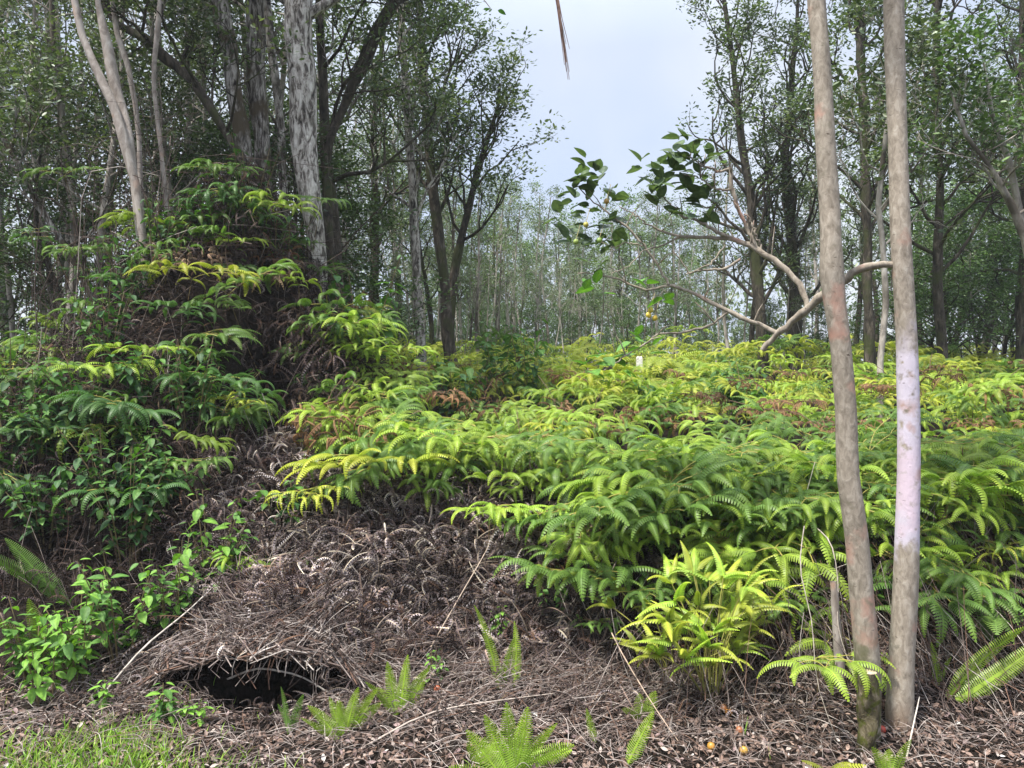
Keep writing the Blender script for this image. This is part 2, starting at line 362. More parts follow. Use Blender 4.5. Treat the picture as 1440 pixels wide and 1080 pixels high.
UL = [forked_frond(100+k, n=18) for k in range(12)]
ULY = [forked_frond(200+k, young=True, n=12, size=.9) for k in range(3)]
ULD = [forked_frond(300+k, n=9, dead=True, size=.9, broad=.8) for k in range(4)]
SW = []
def sword(seed, Ln=.4, W=.035, n=30, th0=1.2, droop=.8):
    r = rs(seed)
    prof = lambda s: np.minimum(1, s*4+.35)*(1-s**3.2)**.8+.05
    return pinna(Ln, W, n, th0=th0, droop=droop, fold=.1, sweep=.18, side_curl=r.uniform(-.3, .3), gap=.78, prof=prof, tipcol=(1.3, 1.15, .8))

# colours (linear base)
G_BR = np.array([.225, .335, .055]); G_MID = np.array([.115, .21, .055]); G_DK = np.array([.050, .11, .038]); G_YE = np.array([.37, .43, .070]); G_OL = np.array([.22, .28, .05])

# prototypes for individually placed net ferns: thing > frond, stem
def fern_thing(k, young=False):
    fr, st = (ULY if young else UL)[k]
    e = empty('fern')
    fr.obj('frond', M_fern, e)
    mb = MB(); mb.addp(st.geo(), (.30, .26, .06))
    r = rs(k+7)
    b = smooth_path([[0, 0, 0], [-.02, r.uniform(-.02, .02), -.2], [-.10+r.uniform(-.05, .05), r.uniform(-.06, .06), -.6]], 6)
    mb.addp(tube(b, .0028, 5), (.16, .11, .05)); mb.obj('stem', M_stem, e)
    return e
protoN = {}
def net_fern(pos, yaw, sc, col, label, group=None, young=False, k=0, tilt=0., roll=0.):
    key = (k, young)
    if key not in protoN: protoN[key] = o = fern_thing(k, young)
    else: o = copy_tree(protoN[key])
    o.location = tuple(pos); o.rotation_euler = (roll, tilt, yaw); o.scale = (sc, sc, sc)
    for ch in o.children:
        if ch.name.startswith('frond'): ch.color = (*col, 1)
    tag(o, label, 'fern')
    if group: o['group'] = group
    elif 'group' in o: del o['group']
    return o
YC = -pi/2      # yaw that points the frond at the camera
HERO = [ # px,py,back,kind,k,yaw off,size,colour,label
 (270, 392, .25, 0, 0, 0.3, 1.25, G_YE*.75, 'bright yellow-green fern frond jutting from the top of the tall dark mound'),
 (330, 350, .15, 0, 1, -.4, 1.0, G_BR, 'light green fern just above the bright yellow-green fern on the mound'),
 (390, 300, .2, 0, 2, .2, 1.15, G_BR*.9, 'green fern at the foot of the pale peeling trunk'),
 (420, 400, .35, 0, 3, 0.0, .72, G_BR, 'small umbrella shaped green fern in front of the pale trunk base'),
 (300, 245, .1, 0, 4, .5, 1.1, G_MID, 'green fern draped highest over the mound left of the grey trunks'),
 (250, 330, .2, 0, 5, -.5, 1.0, G_MID, 'mid green fern on the upper left shoulder of the mound'),
 (160, 520, .25, 0, 6, .6, 1.15, G_BR*1.1, 'light green fern left of centre on the mound, above the broad leaves'),
 (200, 500, .3, 0, 1, .1, 1.0, G_BR, 'bright green fern right beside the dark gap on the left mound'),
 (50, 530, .3, 1, 0, .8, 1.4, G_YE, 'yellow narrow fern frond reaching in from the left edge'),
 (330, 568, .4, 1, 1, .1, 1.05, G_YE, 'yellow star-like young fern hanging over the dark hollow'),
 (435, 692, .4, 1, 2, .3, .95, G_YE, 'flat yellow young fern above the brown dead ferns'),
 (470, 598, .4, 0, 2, -.1, 1.15, G_BR*1.25, 'large lime green umbrella fern right of the dark hollow'),
 (520, 590, .3, 0, 4, -.6, 1.1, G_BR, 'green fern tucked behind the large lime umbrella fern'),
 (490, 470, .3, 0, 5, .3, .9, G_BR, 'light green fern right of the pale trunk at chest height'),
 (560, 500, .4, 0, 0, -.3, .95, G_BR*1.1, 'arching lime fern in front of the thin pale trunk'),
 (60, 600, .3, 0, 3, .9, 1.0, G_MID, 'drooping grey-green fern near the left edge above the leafy shrubs'),
 (290, 650, .25, 0, 6, .2, .8, G_MID*1.2, 'combed green fern hanging under the dark hollow on the left'),
 (175, 690, .2, 0, 1, .5, 1.15, G_DK*1.6, 'dark green drooping fern over the left shrubs'),
 (345, 782, .2, 0, 2, .0, .62, G_BR*1.25, 'small bright green fern on the left edge of the dead fern mound'),
 (400, 790, .12, 0, 0, .2, .5, G_MID, 'faint small green fern on the dead fern mound'),
 (690, 722, .35, 0, 4, .25, .95, G_BR*1.35, 'lime fern projecting over the middle of the dead fern mound'),
 (760, 735, .25, 0, 5, -.3, .9, G_MID*1.2, 'green fern hanging just right of the lime fern over the mound'),
 (835, 660, .3, 0, 6, .1, 1.2, G_BR*1.15, 'large green umbrella fern over the reddish dead fronds'),
 (740, 650, .3, 0, 2, .3, 1.0, G_BR*.9, 'green fern at the front edge of the slope, left of the big umbrella fern'),
 (640, 665, .3, 0, 3, .1, 1.0, G_BR*.8, 'pale green fern at the top of the dead fern mound'),
 (890, 755, .3, 0, 1, .0, .75, G_MID*1.3, 'small fern with hanging fingers below the big umbrella fern'),
 (990, 660, .3, 0, 0, -.2, 1.25, G_BR, 'wide green fern in the middle of the front slope'),
 (960, 715, .3, 0, 4, .1, 1.25, G_MID*1.2, 'dark green fern low on the slope above the yellow-green clump'),
 (1080, 680, .25, 0, 5, -.3, 1.2, G_BR*.9, 'green fern left of the left guava trunk'),
 (1060, 770, .4, 0, 6, -.2, 1.0, G_BR*1.35, 'bright lime fern drooping to the left of the left guava trunk'),
 (895, 830, .3, 0, 2, .2, .7, G_MID, 'small dark green fern left of the yellow-green clump'),
 (1150, 640, .2, 0, 3, .1, 1.1, G_BR, 'green fern directly behind the left guava trunk'),
 (850, 870, .12, 0, 6, -.1, .45, G_MID*1.2, 'small green fern alone in the dead ferns left of the yellow-green clump'),
 (1150, 925, .35, 0, 3, .15, .95, G_BR*1.1, 'combed green fern hanging in front of the thin dead stem'),
 (1300, 800, .15, 0, 1, -.1, .85, G_BR*1.2, 'bright fern behind the right guava trunk at knee height'),
 (1400, 770, .3, 1, 0, .4, .75, G_YE*.9, 'yellowish young fern by the right edge above the brown stems'),
 (1410, 600, .3, 0, 5, -.4, 1.1, G_BR*.8, 'green fern at the right edge at waist height'),
 (1330, 680, .3, 0, 2, .1, 1.2, G_BR, 'broad green fern to the right of the lilac trunk'),
 (1030, 800, .35, 0, 5, .5, .8, G_BR*1.3, 'lime fern just above the yellow-green clump'),
 (1240, 640, .2, 0, 6, 0, 1.1, G_BR, 'green fern seen between the two guava trunks'),
]
rr_ = rs(11)
for (px, py, back, yg, k, yo, sc, col, lab) in HERO:
    p = hit(px, py, back)
    net_fern(p, YC+yo, sc, col, lab, young=bool(yg), k=k, tilt=rr_.uniform(-.12, .15), roll=rr_.uniform(-.1, .1))

# yellow-green upright clump left of the guava: one plant of many pointed fronds
def clump(px, py, Y, n, seed, name, label, cols, hgt=.5, Lr=(.16, .26), W=.04):
    p = at(px, py, Y); p[2] = T(p[0], p[1]); r = rs(seed)
    e = empty(name, p, label=label, cat='fern')
    for k in range(n):
        mb = MB(); st = MB()
        az = r.rand()*2*pi; h = r.uniform(.25, 1)*hgt; rad = r.uniform(.03, .36)
        top = np.array([cos(az)*rad, sin(az)*rad, h])
        st.addp(tube(smooth_path([[cos(az)*.03, sin(az)*.03, 0], top*[.5, .5, .7], top], 6), .0028, 4), (.25, .24, .06))
        for q in range(r.randint(3, 6)):
            P = pinna(r.uniform(*Lr), W*r.uniform(.75, 1.05), 18, prof=lambda s: (1-s)**.75*np.minimum(1, s*6+.6)+.02, th0=r.uniform(.1, 1.3), droop=r.uniform(.4, 1.7), fold=.35, sweep=.5, gap=1.0, tipcol=(1.2, 1.05, .7))
            g = r.uniform(.8, 1.2); mb.addp(xf(P, rotz(az+r.uniform(-1.6, 1.6)), top), cols[r.randint(len(cols))]*g)
        f = mb.obj('frond', M_fern, e); st.obj('stem', M_stem, f)
    return e
clump(1000, 1000, 3.8, 34, 5, 'fern_clump', 'bushy yellow-green fern clump of pointed fronds left of the left guava trunk', [G_YE*.8, G_BR*1.5, G_YE], .62)
clump(950, 1000, 3.95, 8, 6, 'fern_clump', 'thin olive fern clump against the left side of the bushy yellow-green one', [G_OL, G_YE*.7], .5, (.12, .2))

# sword ferns: thing > frond(s)
def sword_fern(px, py, specs, label, group=None, col=G_BR*1.3, Y=None, up=0):
    p = hit(px, py, .02) if Y is None else at(px, py, Y)
    e = empty('sword_fern', p, label=label, cat='fern', group=group); r = rs(int(px*7+py))
    for (yaw, lean, Ln, W, droop) in specs:
        mb = MB(); P = sword(int(r.randint(9999)), Ln, W, max(14, int(Ln*75)), th0=0, droop=droop)
        # lean = elevation of the start of the frond
        mb.addp(xf(P, rotz(yaw)@roty(-lean)@rotx(r.uniform(-.4, .4) if lean < 1.2 else r.uniform(-.2, .2)), np.array([0, 0, up])), col*r.uniform(.85, 1.15)); mb.obj('frond', M_fern, e)
    return e
def tuft(n, Ln, seed, W=.03, lean=(.9, 1.35)):
    r = rs(seed); return [(YC+r.uniform(-2.2, 2.2), r.uniform(*lean), Ln*r.uniform(.65, 1.1), W*r.uniform(.8, 1.1), r.uniform(.2, .8)) for _ in range(n)]
def face_frond(Ln, W, n, seed):
    P = pinna(Ln, W, n, th0=0, droop=-.25, fold=.1, sweep=.2, gap=.72, side_curl=rs(seed).uniform(-.25, .25), prof=lambda s: np.minimum(1, s*3+.35)*(1-s**2.6)**.8+.05)
    V = P[0]; return (np.stack([V[:, 1], -V[:, 2], V[:, 0]], 1), P[1], P[2])      # +X -> up, width -> X, normal -> -Y
def upright(px, py, frs, label, col=G_BR*1.3, group=None):
    p = hit(px, py, .02); e = empty('sword_fern', p, label=label, cat='fern', group=group)
    for i, (tilt, Ln, W, off) in enumerate(frs):
        P = face_frond(Ln, W, int(Ln*85)+6, int(px)+i); a = tilt
        ry = np.array([[cos(a), 0, sin(a)], [0, 1, 0], [-sin(a), 0, cos(a)]]); mb = MB()
        mb.add(P[0]@rotz((i*.7) % 1.2-.5).T@ry.T+[off, i*.02, 0], P[1], P[2]*col*(1+.15*((i*37) % 5-2)/2)); mb.obj('frond', M_fern, e)
    return e
upright(558, 1008, [(-.55, .22, .03, -.01), (-.2, .27, .033, 0), (.1, .30, .034, .01), (.4, .26, .032, .02), (.75, .18, .028, .02), (-.9, .14, .025, 0)], 'small bright sword fern tuft at the foot of the mound, right of the burrow')
upright(478, 1042, [(-.95, .19, .028, -.02), (-.6, .21, .03, -.01), (-.3, .2, .03, 0), (0, .17, .028, 0), (.2, .23, .03, .01), (.5, .25, .032, .02), (.8, .19, .03, .03), (-.1, .13, .025, -.03)], 'wide bright sword fern tuft in the dry litter below the burrow')
upright(405, 1032, [(-.1, .23, .022, 0), (.2, .19, .022, .01), (-.45, .14, .02, 0)], 'thin green sword fern in front of the dark burrow', G_MID*1.4)
upright(702, 972, [(-.15, .46, .034, 0), (.08, .28, .022, .02)], 'tall narrow sword fern with a short second frond beside it on the mound foot', G_BR*1.25)
upright(722, 968, [(.14, .35, .030, 0)], 'single upright lime sword fern frond right of the tall narrow pair', G_BR*1.45)
upright(836, 1045, [(-.25, .17, .022, 0)], 'tiny single fern frond in the sticks right of the bottom tuft', G_BR*1.5)
upright(882, 1075, [(.45, .26, .035, 0)], 'tilted single lime fern frond at the bottom edge of the picture', G_BR*1.5)
upright(1318, 965, [(-.02, .22, .02, 0), (.3, .15, .02, .02)], 'small upright fern right of the lilac guava trunk base', G_BR*1.1)
upright(1345, 985, [(1.05, .60, .05, 0), (.65, .5, .05, -.03)], 'large feathery sword fern fanning up to the right edge', G_BR*1.25)
upright(1250, 1100, [(-.3, .16, .03, 0), (.3, .18, .03, .03), (0, .12, .03, .02)], 'tiny fern tuft at the foot of the right guava trunk', G_BR*1.3)
upright(718, 1105, [(-1.1, .24, .045, -.02), (-.7, .28, .045, -.01), (-.35, .3, .045, 0), (0, .33, .045, 0), (.3, .3, .045, .01), (.65, .28, .045, .02), (1., .26, .045, .03), (1.25, .24, .04, .03), (-.1, .2, .04, .05)], 'big bright fern tuft cut off by the bottom edge of the picture', col=G_BR*1.45)
upright(672, 1080, [(-.4, .12, .03, 0), (.2, .13, .03, .01), (.6, .11, .03, .02)], 'small lime fern sprig left of the big bottom tuft', col=G_BR*1.4)
sword_fern(1165, 1085, tuft(4, .16, 10, .03, (.5, .9)), 'little lime fern at the bottom between the yellow-green clump and the guava', col=G_YE*.8)
upright(905, 1014, [(-.9, .12, .035, 0), (-.2, .13, .035, 0), (.5, .14, .035, .01)], 'little lime fern below the yellow-green clump', col=G_BR*1.3)
sword_fern(1390, 900, [(YC+2.6, 1.2, .5, .07, 1.9), (YC-.4, 1.1, .45, .07, 1.8), (YC+1., 1.1, .4, .07, 1.7)], 'dark airy fern arching over near the right edge', col=G_MID, Y=3.9)
upright(100, 850, [(-1.0, .75, .075, 0), (-.7, .5, .06, -.05)], 'large sword fern leaning in from the left edge', G_MID*1.25)
upright(60, 930, [(-.75, .4, .06, 0), (-.3, .35, .05, 0.)], 'mid green sword fern behind the leafy shrub at the left edge', G_BR*.9)

# ------------------------------------------------------------------ net ferns over the whole slope
# a big scatter; the 240 that show largest are things, the rest one mass
r = rs(42)
pts = []
def ok_region(x, y):
    u = x/y*F+720
    return (-120 < u < 1560)
cand = []
for y0, y1, n in ((5.15, 6.2, 70), (6.2, 8, 160), (8, 11, 300), (11, 14, 340), (14, 19, 520), (19, 27, 300)):
    for _ in range(n):
        y = math.sqrt(r.uniform(y0*y0, y1*y1)); x = r.uniform(-.74, .74)*y
        cand.append((x, y))
for _ in range(230):   # the tall mound on the left
    a = r.rand()*2*pi; q = math.sqrt(r.rand())*1.9; cand.append((-2.75+q*cos(a)*1.1, 6.6+q*sin(a)*.85))
for _ in range(90): cand.append((r.uniform(1.6, 3.4), r.uniform(4.45, 5.4)))
for _ in range(70): cand.append((r.uniform(.35, 1.75), r.uniform(4.6, 5.3)))
for _ in range(24): cand.append((r.uniform(.3, 1.7), r.uniform(4.3, 4.65)))
for _ in range(30): cand.append((r.uniform(1.5, 2.9), r.uniform(4.0, 4.6)))
for _ in range(34): cand.append((r.uniform(-1.25, .4), r.uniform(5.15, 5.8)))
for _ in range(70): cand.append((r.uniform(-3.8, -2.1), r.uniform(4.9, 5.8)))
ferns = []
for (x, y) in cand:
    u = x/y*F+720
    if -330/F*y < -99: continue
    if y < 5.4 and -2.0 < x < -1.1: continue
    if y < 5.15 and -1.2 < x < -.4: continue          # bare dead-fern mound
    if y < 5.0+.25*sin(x*3) and -.5 < x < .28: continue
    if y < 6.1 and u < 300 and r.rand() < .7: continue
    if u < 470 and 6 < y < 8.2 and r.rand() < .35: continue
    z0 = float(T(x, y)); lift = r.uniform(.03, .50) if y < 12 else r.uniform(.1, .6)
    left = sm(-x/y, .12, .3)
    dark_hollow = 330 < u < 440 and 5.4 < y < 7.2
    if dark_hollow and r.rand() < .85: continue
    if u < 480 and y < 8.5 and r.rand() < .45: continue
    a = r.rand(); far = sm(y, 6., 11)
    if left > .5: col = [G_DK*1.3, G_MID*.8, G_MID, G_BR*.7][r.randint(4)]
    elif a < .03+.62*far: col = G_YE*r.uniform(.75, 1.1)
    elif a < .45+.35*far: col = G_BR*r.uniform(.8, 1.2)
    elif a < .55+.3*far: col = G_OL*np.array([.9, 1.1, 1])
    else: col = G_MID
    sc = r.uniform(.6, 1.35)*(1 if y < 9 else 1.1)
    yaw = YC+r.normal()*.75 + (0 if r.rand() < .8 else pi*r.uniform(.5, 1.5))
    ferns.append(dict(p=np.array([x, y, z0+lift]), u=u, sc=sc, yaw=yaw, col=col, tilt=r.normal()*.25+.08, roll=r.normal()*.22, app=sc/y, young=(r.rand() < (.05+.3*far)), inview=-40 < u < 1480))
order = sorted([f for f in ferns if f['inview']], key=lambda f: -f['app'])
single = order[:225]; ids = set(id(f) for f in single); rest = [f for f in ferns if id(f) not in ids]
ORD = ['leftmost', 'second from left', 'third from left', 'fourth from left', 'fifth from left', 'sixth from left', 'seventh from left', 'eighth from left', 'ninth from left', 'tenth from left', 'eleventh from left', 'twelfth from left', 'thirteenth from left', 'fourteenth from left', 'fifteenth from left', 'sixteenth from left', 'seventeenth from left', 'eighteenth from left', 'nineteenth from left', 'twentieth from left']
def ordn(i, n): return 'rightmost' if i == n-1 and n > 1 else ORD[i] if i < 20 else ORD[n-1-i].replace('left', 'right') if n-1-i < 20 else None
def zone(f):
    u, y = f['u'], f['p'][1]
    if u < 480:
        return ('dark to mid green net fern on the low left bank under the tall mound', 'net ferns low on the left bank') if y < 5.9 else ('green net fern growing over the tall left mound below the trunks', 'net ferns over the tall left mound')
    if u < 760: return ('light green net fern on the slope behind the dead fern mound', 'net ferns behind the dead fern mound')
    if u < 1160: return ('yellow-green net fern on the open slope left of the guava trunks', 'net ferns on the open middle slope')
    if u < 1255: return ('net fern in the narrow strip of slope behind the two guava trunks', 'net ferns behind the guava trunks')
    return ('net fern on the slope to the right of the lilac trunk', 'net ferns right of the lilac trunk')
def hue(f):
    c = f['col']; return 'yellow' if c[0] > c[1]*.9 else 'olive' if c[0] > c[1]*.8 else 'lime' if c[1] > .25 else 'dark green' if c[1] < .16 else 'mid green'
ZN = {'net ferns low on the left bank': ('low on the left bank', [5.3, 5.6]), 'net ferns over the tall left mound': ('over the tall left mound', [6.3, 6.8, 7.3]), 'net ferns behind the dead fern mound': ('just behind the dead mound', [5.8, 6.4, 7.]),
      'net ferns on the open middle slope': ('on the slope left of the guavas', [4.9, 5.3, 6., 6.8]), 'net ferns behind the guava trunks': ('between the guava trunks', [5.2, 6.2]), 'net ferns right of the lilac trunk': ('right of the lilac trunk', [4.8, 5.3, 6.2])}
RW = [', nearest row', ', second row', ', third row', ', fourth row', ', fifth row']
sub = {}
for f in single:
    _, grp = zone(f); zn, cuts = ZN[grp]; f['grp'] = grp; f['row'] = int(np.searchsorted(cuts, f['p'][1])); sub.setdefault((grp, f['row'], hue(f)), []).append(f)
for (grp, row, hu), fl in sub.items():
    fl.sort(key=lambda f: f['u'])
    for i_, f in enumerate(fl):
        f['lab'] = '%s net fern %s%s' % (hu, ZN[grp][0], RW[row]) + ('' if len(fl) == 1 else ', ' + ordn(i_, len(fl)))
for f in single:
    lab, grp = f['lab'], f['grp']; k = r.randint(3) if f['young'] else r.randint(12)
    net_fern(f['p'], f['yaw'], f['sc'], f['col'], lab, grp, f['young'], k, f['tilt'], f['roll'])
mb = MB(); buckets = {}
for f in rest: buckets.setdefault((f['young'], r.randint(3) if f['young'] else r.randint(12)), []).append(f)
for (yg, k), fl in buckets.items():
    P = (ULY if yg else UL)[k][0].geo()
    a = np.array
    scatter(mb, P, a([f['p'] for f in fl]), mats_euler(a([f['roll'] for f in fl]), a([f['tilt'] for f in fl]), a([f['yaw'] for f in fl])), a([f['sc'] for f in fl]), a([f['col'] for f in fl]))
tag(mb.obj('fern_thicket', M_fern), 'continuous thicket of yellow-green net ferns covering the rising slope to the trees', 'fern thicket', kind='stuff')

# tall arching ferns standing out of the slope
for (px, py, Y, lab, n_, Ls) in ((930, 560, 12.5, 'tall arching fern beside the white stake at the back of the slope', 11, 1.15), (985, 560, 12.0, 'tall arching fern second from the white stake', 11, 1.1), (712, 600, 7.6, 'pale airy fern arching above the slope behind the mound', 4, .6), (770, 610, 7.9, 'olive arching fern standing near the leafy sapling', 4, .6)):
    p = at(px, py, Y); p[2] = T(p[0], p[1])+.1; q = rs(int(px))
    e = empty('tall_fern', p, label=lab, cat='fern')
    for k in range(n_):
        m2 = MB(); m2.addp(xf(pinna(Ls*q.uniform(.8, 1.1), .15*Ls, 30, th0=q.uniform(.9, 1.35), droop=q.uniform(1.6, 2.5), fold=.15, sweep=.2, gap=.6, prof=lambda s: np.minimum(1, s*2.2+.1)*(1-s**3)**.8+.03), rotz(k*2.4+q.rand()), np.zeros(3)), G_OL*q.uniform(.9, 1.3)); m2.obj('frond', M_fern, e)

# ------------------------------------------------------------------ dead fern mound, sticks, litter
deadP = []
for k in range(8):
    q = rs(k+50); deadP.append(pinna(.21, .017, 14, th0=.7, droop=q.uniform(1.0, 5.5), fold=q.uniform(.3, 1.3), side_curl=q.uniform(-2.5, 2.5), gap=.5, tipcol=(1, 1, 1), sweep=.6))
r = rs(77); mb = MB()
DC = np.array([[.115, .087, .090], [.24, .20, .205], [.042, .030, .030], [.085, .050, .040], [.15, .112, .112], [.46, .41, .41]])
def dead_at(n, fx, fy, seed, lift=(.0, .10), cw=(.3, .22, .2, .06, .15, .07), sz=(.5, 1.25)):
    q = rs(seed); x = fx(q, n); y = fy(q, n, x); z = TS(x, y)+q.uniform(lift[0], lift[1], n)
    k = q.randint(0, 8, n); ci = q.choice(6, n, p=cw)
    for i in range(8):
        s = k == i; m = s.sum()
        clump_shade = .5+.75*sm(wav(x[s], y[s], 71, 7.)+q.normal(size=m)*.12, -.25, .3)      # shade between clumps, painted into the colour by noise
        scatter(mb, deadP[i], np.stack([x[s], y[s], z[s]], 1), mats_euler(q.uniform(-1.2, 1.2, m), q.uniform(-1.0, .6, m), q.rand(m)*6.28), q.uniform(*sz, m), DC[ci[s]]*(q.uniform(.7, 1.3, m)*clump_shade)[:, None])
U = lambda a, b: (lambda q, n, x=None: q.uniform(a, b, n))
dead_at(7000, U(-2.1, .75), U(4.08, 5.9), 1, lift=(-.02, .16), cw=(.28, .16, .30, .1, .13, .03), sz=(.5, 1.5))
dead_at(520, U(-1.8, -.8), U(3.86, 4.5), 33, lift=(.0, .05), sz=(.35, .9))
dead_at(900, U(-2.0, .2), U(4.3, 5.5), 21, lift=(.08, .2), cw=(.2, .4, .0, .0, .1, .3))
dead_at(900, U(-1.9, -.1), U(4.3, 5.2), 12, lift=(.05, .16), sz=(.8, 1.4))
dead_at(4200, U(.6, 3.6), U(4.0, 5.3), 2, cw=(.10, .05, .55, .25, .05, .0), lift=(0, .2))
dead_at(3000, U(-4.2, -1.9), U(4.3, 6.0), 3, cw=(.05, .02, .80, .1, .03, .0), lift=(0, .25))
dead_at(4600, U(-4.4, -1.2), U(5.9, 7.8), 4, cw=(.08, .02, .78, .10, .02, .0), lift=(-.05, .4))  # mostly the darkest tone: the hollow's shade painted into the ferns
dead_at(1500, U(-2.2, 2.6), U(3.5, 4.3), 5, cw=(.25, .2, .3, .15, .1, .0), sz=(.4, .8))
tag(mb.obj('dead_fern_litter', M_dead), 'deep matted mound of curled grey-brown dead fern leaves', 'dead ferns', kind='stuff')
# hanging brown dead fronds, each a thing
DP = {}
def dead_frond(p, yaw, sc, col, label, tilt=.8, k=0, group=None):
    if k not in DP:
        e = empty('dead_frond'); ULD[k][0].obj('frond', M_dead, e); m2 = MB(); m2.addp(ULD[k][1].geo(), (.10, .06, .035)); m2.addp(tube([[0, 0, 0], [-.1, 0, .02], [-.3, .02, .0]], .003, 4), (.12, .07, .04)); m2.obj('stem', M_stem, e); DP[k] = e
    else: e = copy_tree(DP[k])
    e.location = tuple(p); e.rotation_euler = (0, tilt, yaw); e.scale = (sc,)*3
    for ch in e.children:
        if ch.name.startswith('frond'): ch.color = (*col, 1)
    tag(e, label, 'dead fern', group)
    if not group and 'group' in e: del e['group']
q = rs(5); BR = np.array([.13, .07, .042])
for i, (px, py, lab) in enumerate([(790, 740, 'reddish brown dead frond under the big umbrella fern'), (840, 790, 'reddish brown dead frond hanging lowest under the big umbrella fern'), (820, 760, 'russet dead frond in the middle of the hanging brown tangle'),
        (1060, 560, 'dark brown withered frond on the open slope'), (1085, 545, 'dark withered frond right of the brown one on the open slope'), (390, 350, 'brown withered frond against the pale trunk'), (350, 800, 'tan dead frond hanging below the small bright fern on the mound edge'), (790, 690, 'brown dead frond just under the big umbrella fern tips')]):
    dead_frond(hit(px, py, .12), YC+q.uniform(-.6, .6), q.uniform(.7, 1.), (BR if i != 6 else BR*2.2)*q.uniform(.8, 1.3), lab, q.uniform(.7, 1.1), i % 4)
dl = []
for i in range(40):
    if i < 22: p = np.array([q.uniform(-4, -1.6), q.uniform(5.6, 7.2), 0])
    else: p = np.array([q.uniform(.4, 3.2), q.uniform(4.4, 5.3), 0])
    p[2] = T(p[0], p[1])+q.uniform(.05, .25)
    dl.append((0 if i < 22 else 1, p[0]/p[1], p, i))
dl.sort(key=lambda t: (t[0], t[1]))
for j, (g, _, p, i) in enumerate(dl):
    jj = j if g == 0 else j-22
    dead_frond(p, YC+q.uniform(-1, 1), q.uniform(.6, 1.1), np.array([.15, .11, .09])*q.uniform(.6, 1.5), (ordn(jj, 22)+' of the dead brown fronds drooping on the tall left mound') if g == 0 else (ordn(jj, 18)+' of the dead brown fronds low behind the guava trunks'), q.uniform(.5, 1.1), i % 4, 'dead fronds on the left mound' if g == 0 else 'dead fronds behind the guava trunks')

for band_, (y0, y1, n_) in enumerate(((5.4, 7.2, 20), (7.2, 11, 20))):
    ps = []
    for i in range(n_):
        Y = q.uniform(y0, y1); x = Y*((i+q.uniform(.1, .9))/n_*1.0-.28); ps.append(np.array([x, Y, float(T(x, Y))+q.uniform(.38, .62)]))
    for i, p in enumerate(ps):
        dead_frond(p, YC+q.uniform(-1.5, 1.5), q.uniform(.6, 1.1), np.array([.14, .085, .055])*q.uniform(.7, 1.7), ordn(i, n_)+' of the withered brown fronds among the '+('nearer' if band_ == 0 else 'farther')+' green slope ferns', q.uniform(.1, .9), i % 4, 'withered fronds on the nearer slope' if band_ == 0 else 'withered fronds on the farther slope')
# dark ferns that climb among the vines round the trunks
cl = []
for i in range(18):
    Y = q.uniform(7.3, 8.3); u = 70+i*22+q.uniform(-9, 9); x = (u-720)/F*Y; cl.append(np.array([x, Y, max(float(T(x, Y))+.2, EYE+(540-(q.uniform(215, 400) if i % 2 else q.uniform(330, 430)))/F*Y)]))
for i, p in enumerate(cl):
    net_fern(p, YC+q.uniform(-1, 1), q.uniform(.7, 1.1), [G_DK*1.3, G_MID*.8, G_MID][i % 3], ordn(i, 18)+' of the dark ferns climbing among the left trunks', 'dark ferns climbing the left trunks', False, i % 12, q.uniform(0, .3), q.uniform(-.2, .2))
# sticks: the uncountable mass
stickP = []
for k in range(5):
    q = rs(k+900); t = np.linspace(0, 1, 6)
    P = np.stack([t-.5, .06*np.sin(t*3.1+q.rand()*6)*q.uniform(.5, 2), .05*np.sin(t*3.1)*q.uniform(-.5, 2)], 1); stickP.append(tube(P, [1]*6, 4)); 
def stick_proto(k, rad): # unit length tube with thin radius baked
    q = rs(k+900); t = np.linspace(0, 1, 6)
    P = np.stack([t-.5, .10*np.sin(t*3.1+q.rand()*3)*q.uniform(-1, 1), .09*np.sin(t*3.1)*q.uniform(-.5, 1.2)], 1); return tube(P, np.linspace(rad, rad*.5, 6), 4)
SP = [stick_proto(k, .0052) for k in range(6)]
SCOL = np.array([[.24, .195, .175], [.13, .096, .084], [.38, .33, .30], [.065, .044, .036], [.17, .10, .072]])
mb = MB()
def sticks(n, x0, x1, y0, y1, seed, ln=(.15, .5), lift=(.0, .06), steep=.15, az=None, cw=(.3, .3, .15, .15, .1), follow=True):
    q = rs(seed); x = q.uniform(x0, x1, n); y = q.uniform(y0, y1, n); z = TS(x, y)+q.uniform(*lift, n); k = q.randint(0, 6, n); ln_ = q.uniform(*ln, n)
    a = q.rand(n)*6.28 if az is None else az+q.normal(size=n)*.5
    dx, dy = np.cos(a), np.sin(a); sl = (T(x+dx*.12, y+dy*.12)-T(x-dx*.12, y-dy*.12))/.24 if follow else 0
    el = np.arctan(sl)+q.normal(size=n)*steep if follow else q.normal(size=n)*.25+steep
    c = SCOL[q.choice(5, n, p=cw)]*q.uniform(.7, 1.15, n)[:, None]
    for i in range(6):
        s = k == i; m = s.sum(); S = np.stack([ln_[s], .25+ln_[s]*.3, .25+ln_[s]*.3], 1)
        scatter(mb, SP[i], np.stack([x[s], y[s], z[s]], 1), mats_euler(np.zeros(m), -el[s], a[s]), S, c[s])
sticks(4200, -2.6, 2.5, 2.9, 4.15, 1, (.05, .22), (0, .04), .18, cw=(.3, .32, .18, .15, .05))
sticks(1800, -2.0, 1.0, 3.9, 4.5, 11, (.06, .25), (0.02, .09), .25, cw=(.35, .2, .3, .1, .05))
sticks(900, -2.3, 2.4, 3.3, 4.2, 10, (.1, .4), (0, .05), .15)
sticks(900, -2.1, -.3, 4.0, 4.75, 2, (.15, .5), (.02, .10), .15, az=.5)
sticks(500, -.4, 1.0, 3.55, 4.5, 3, (.2, .6), (.0, .10), .3, az=.6)
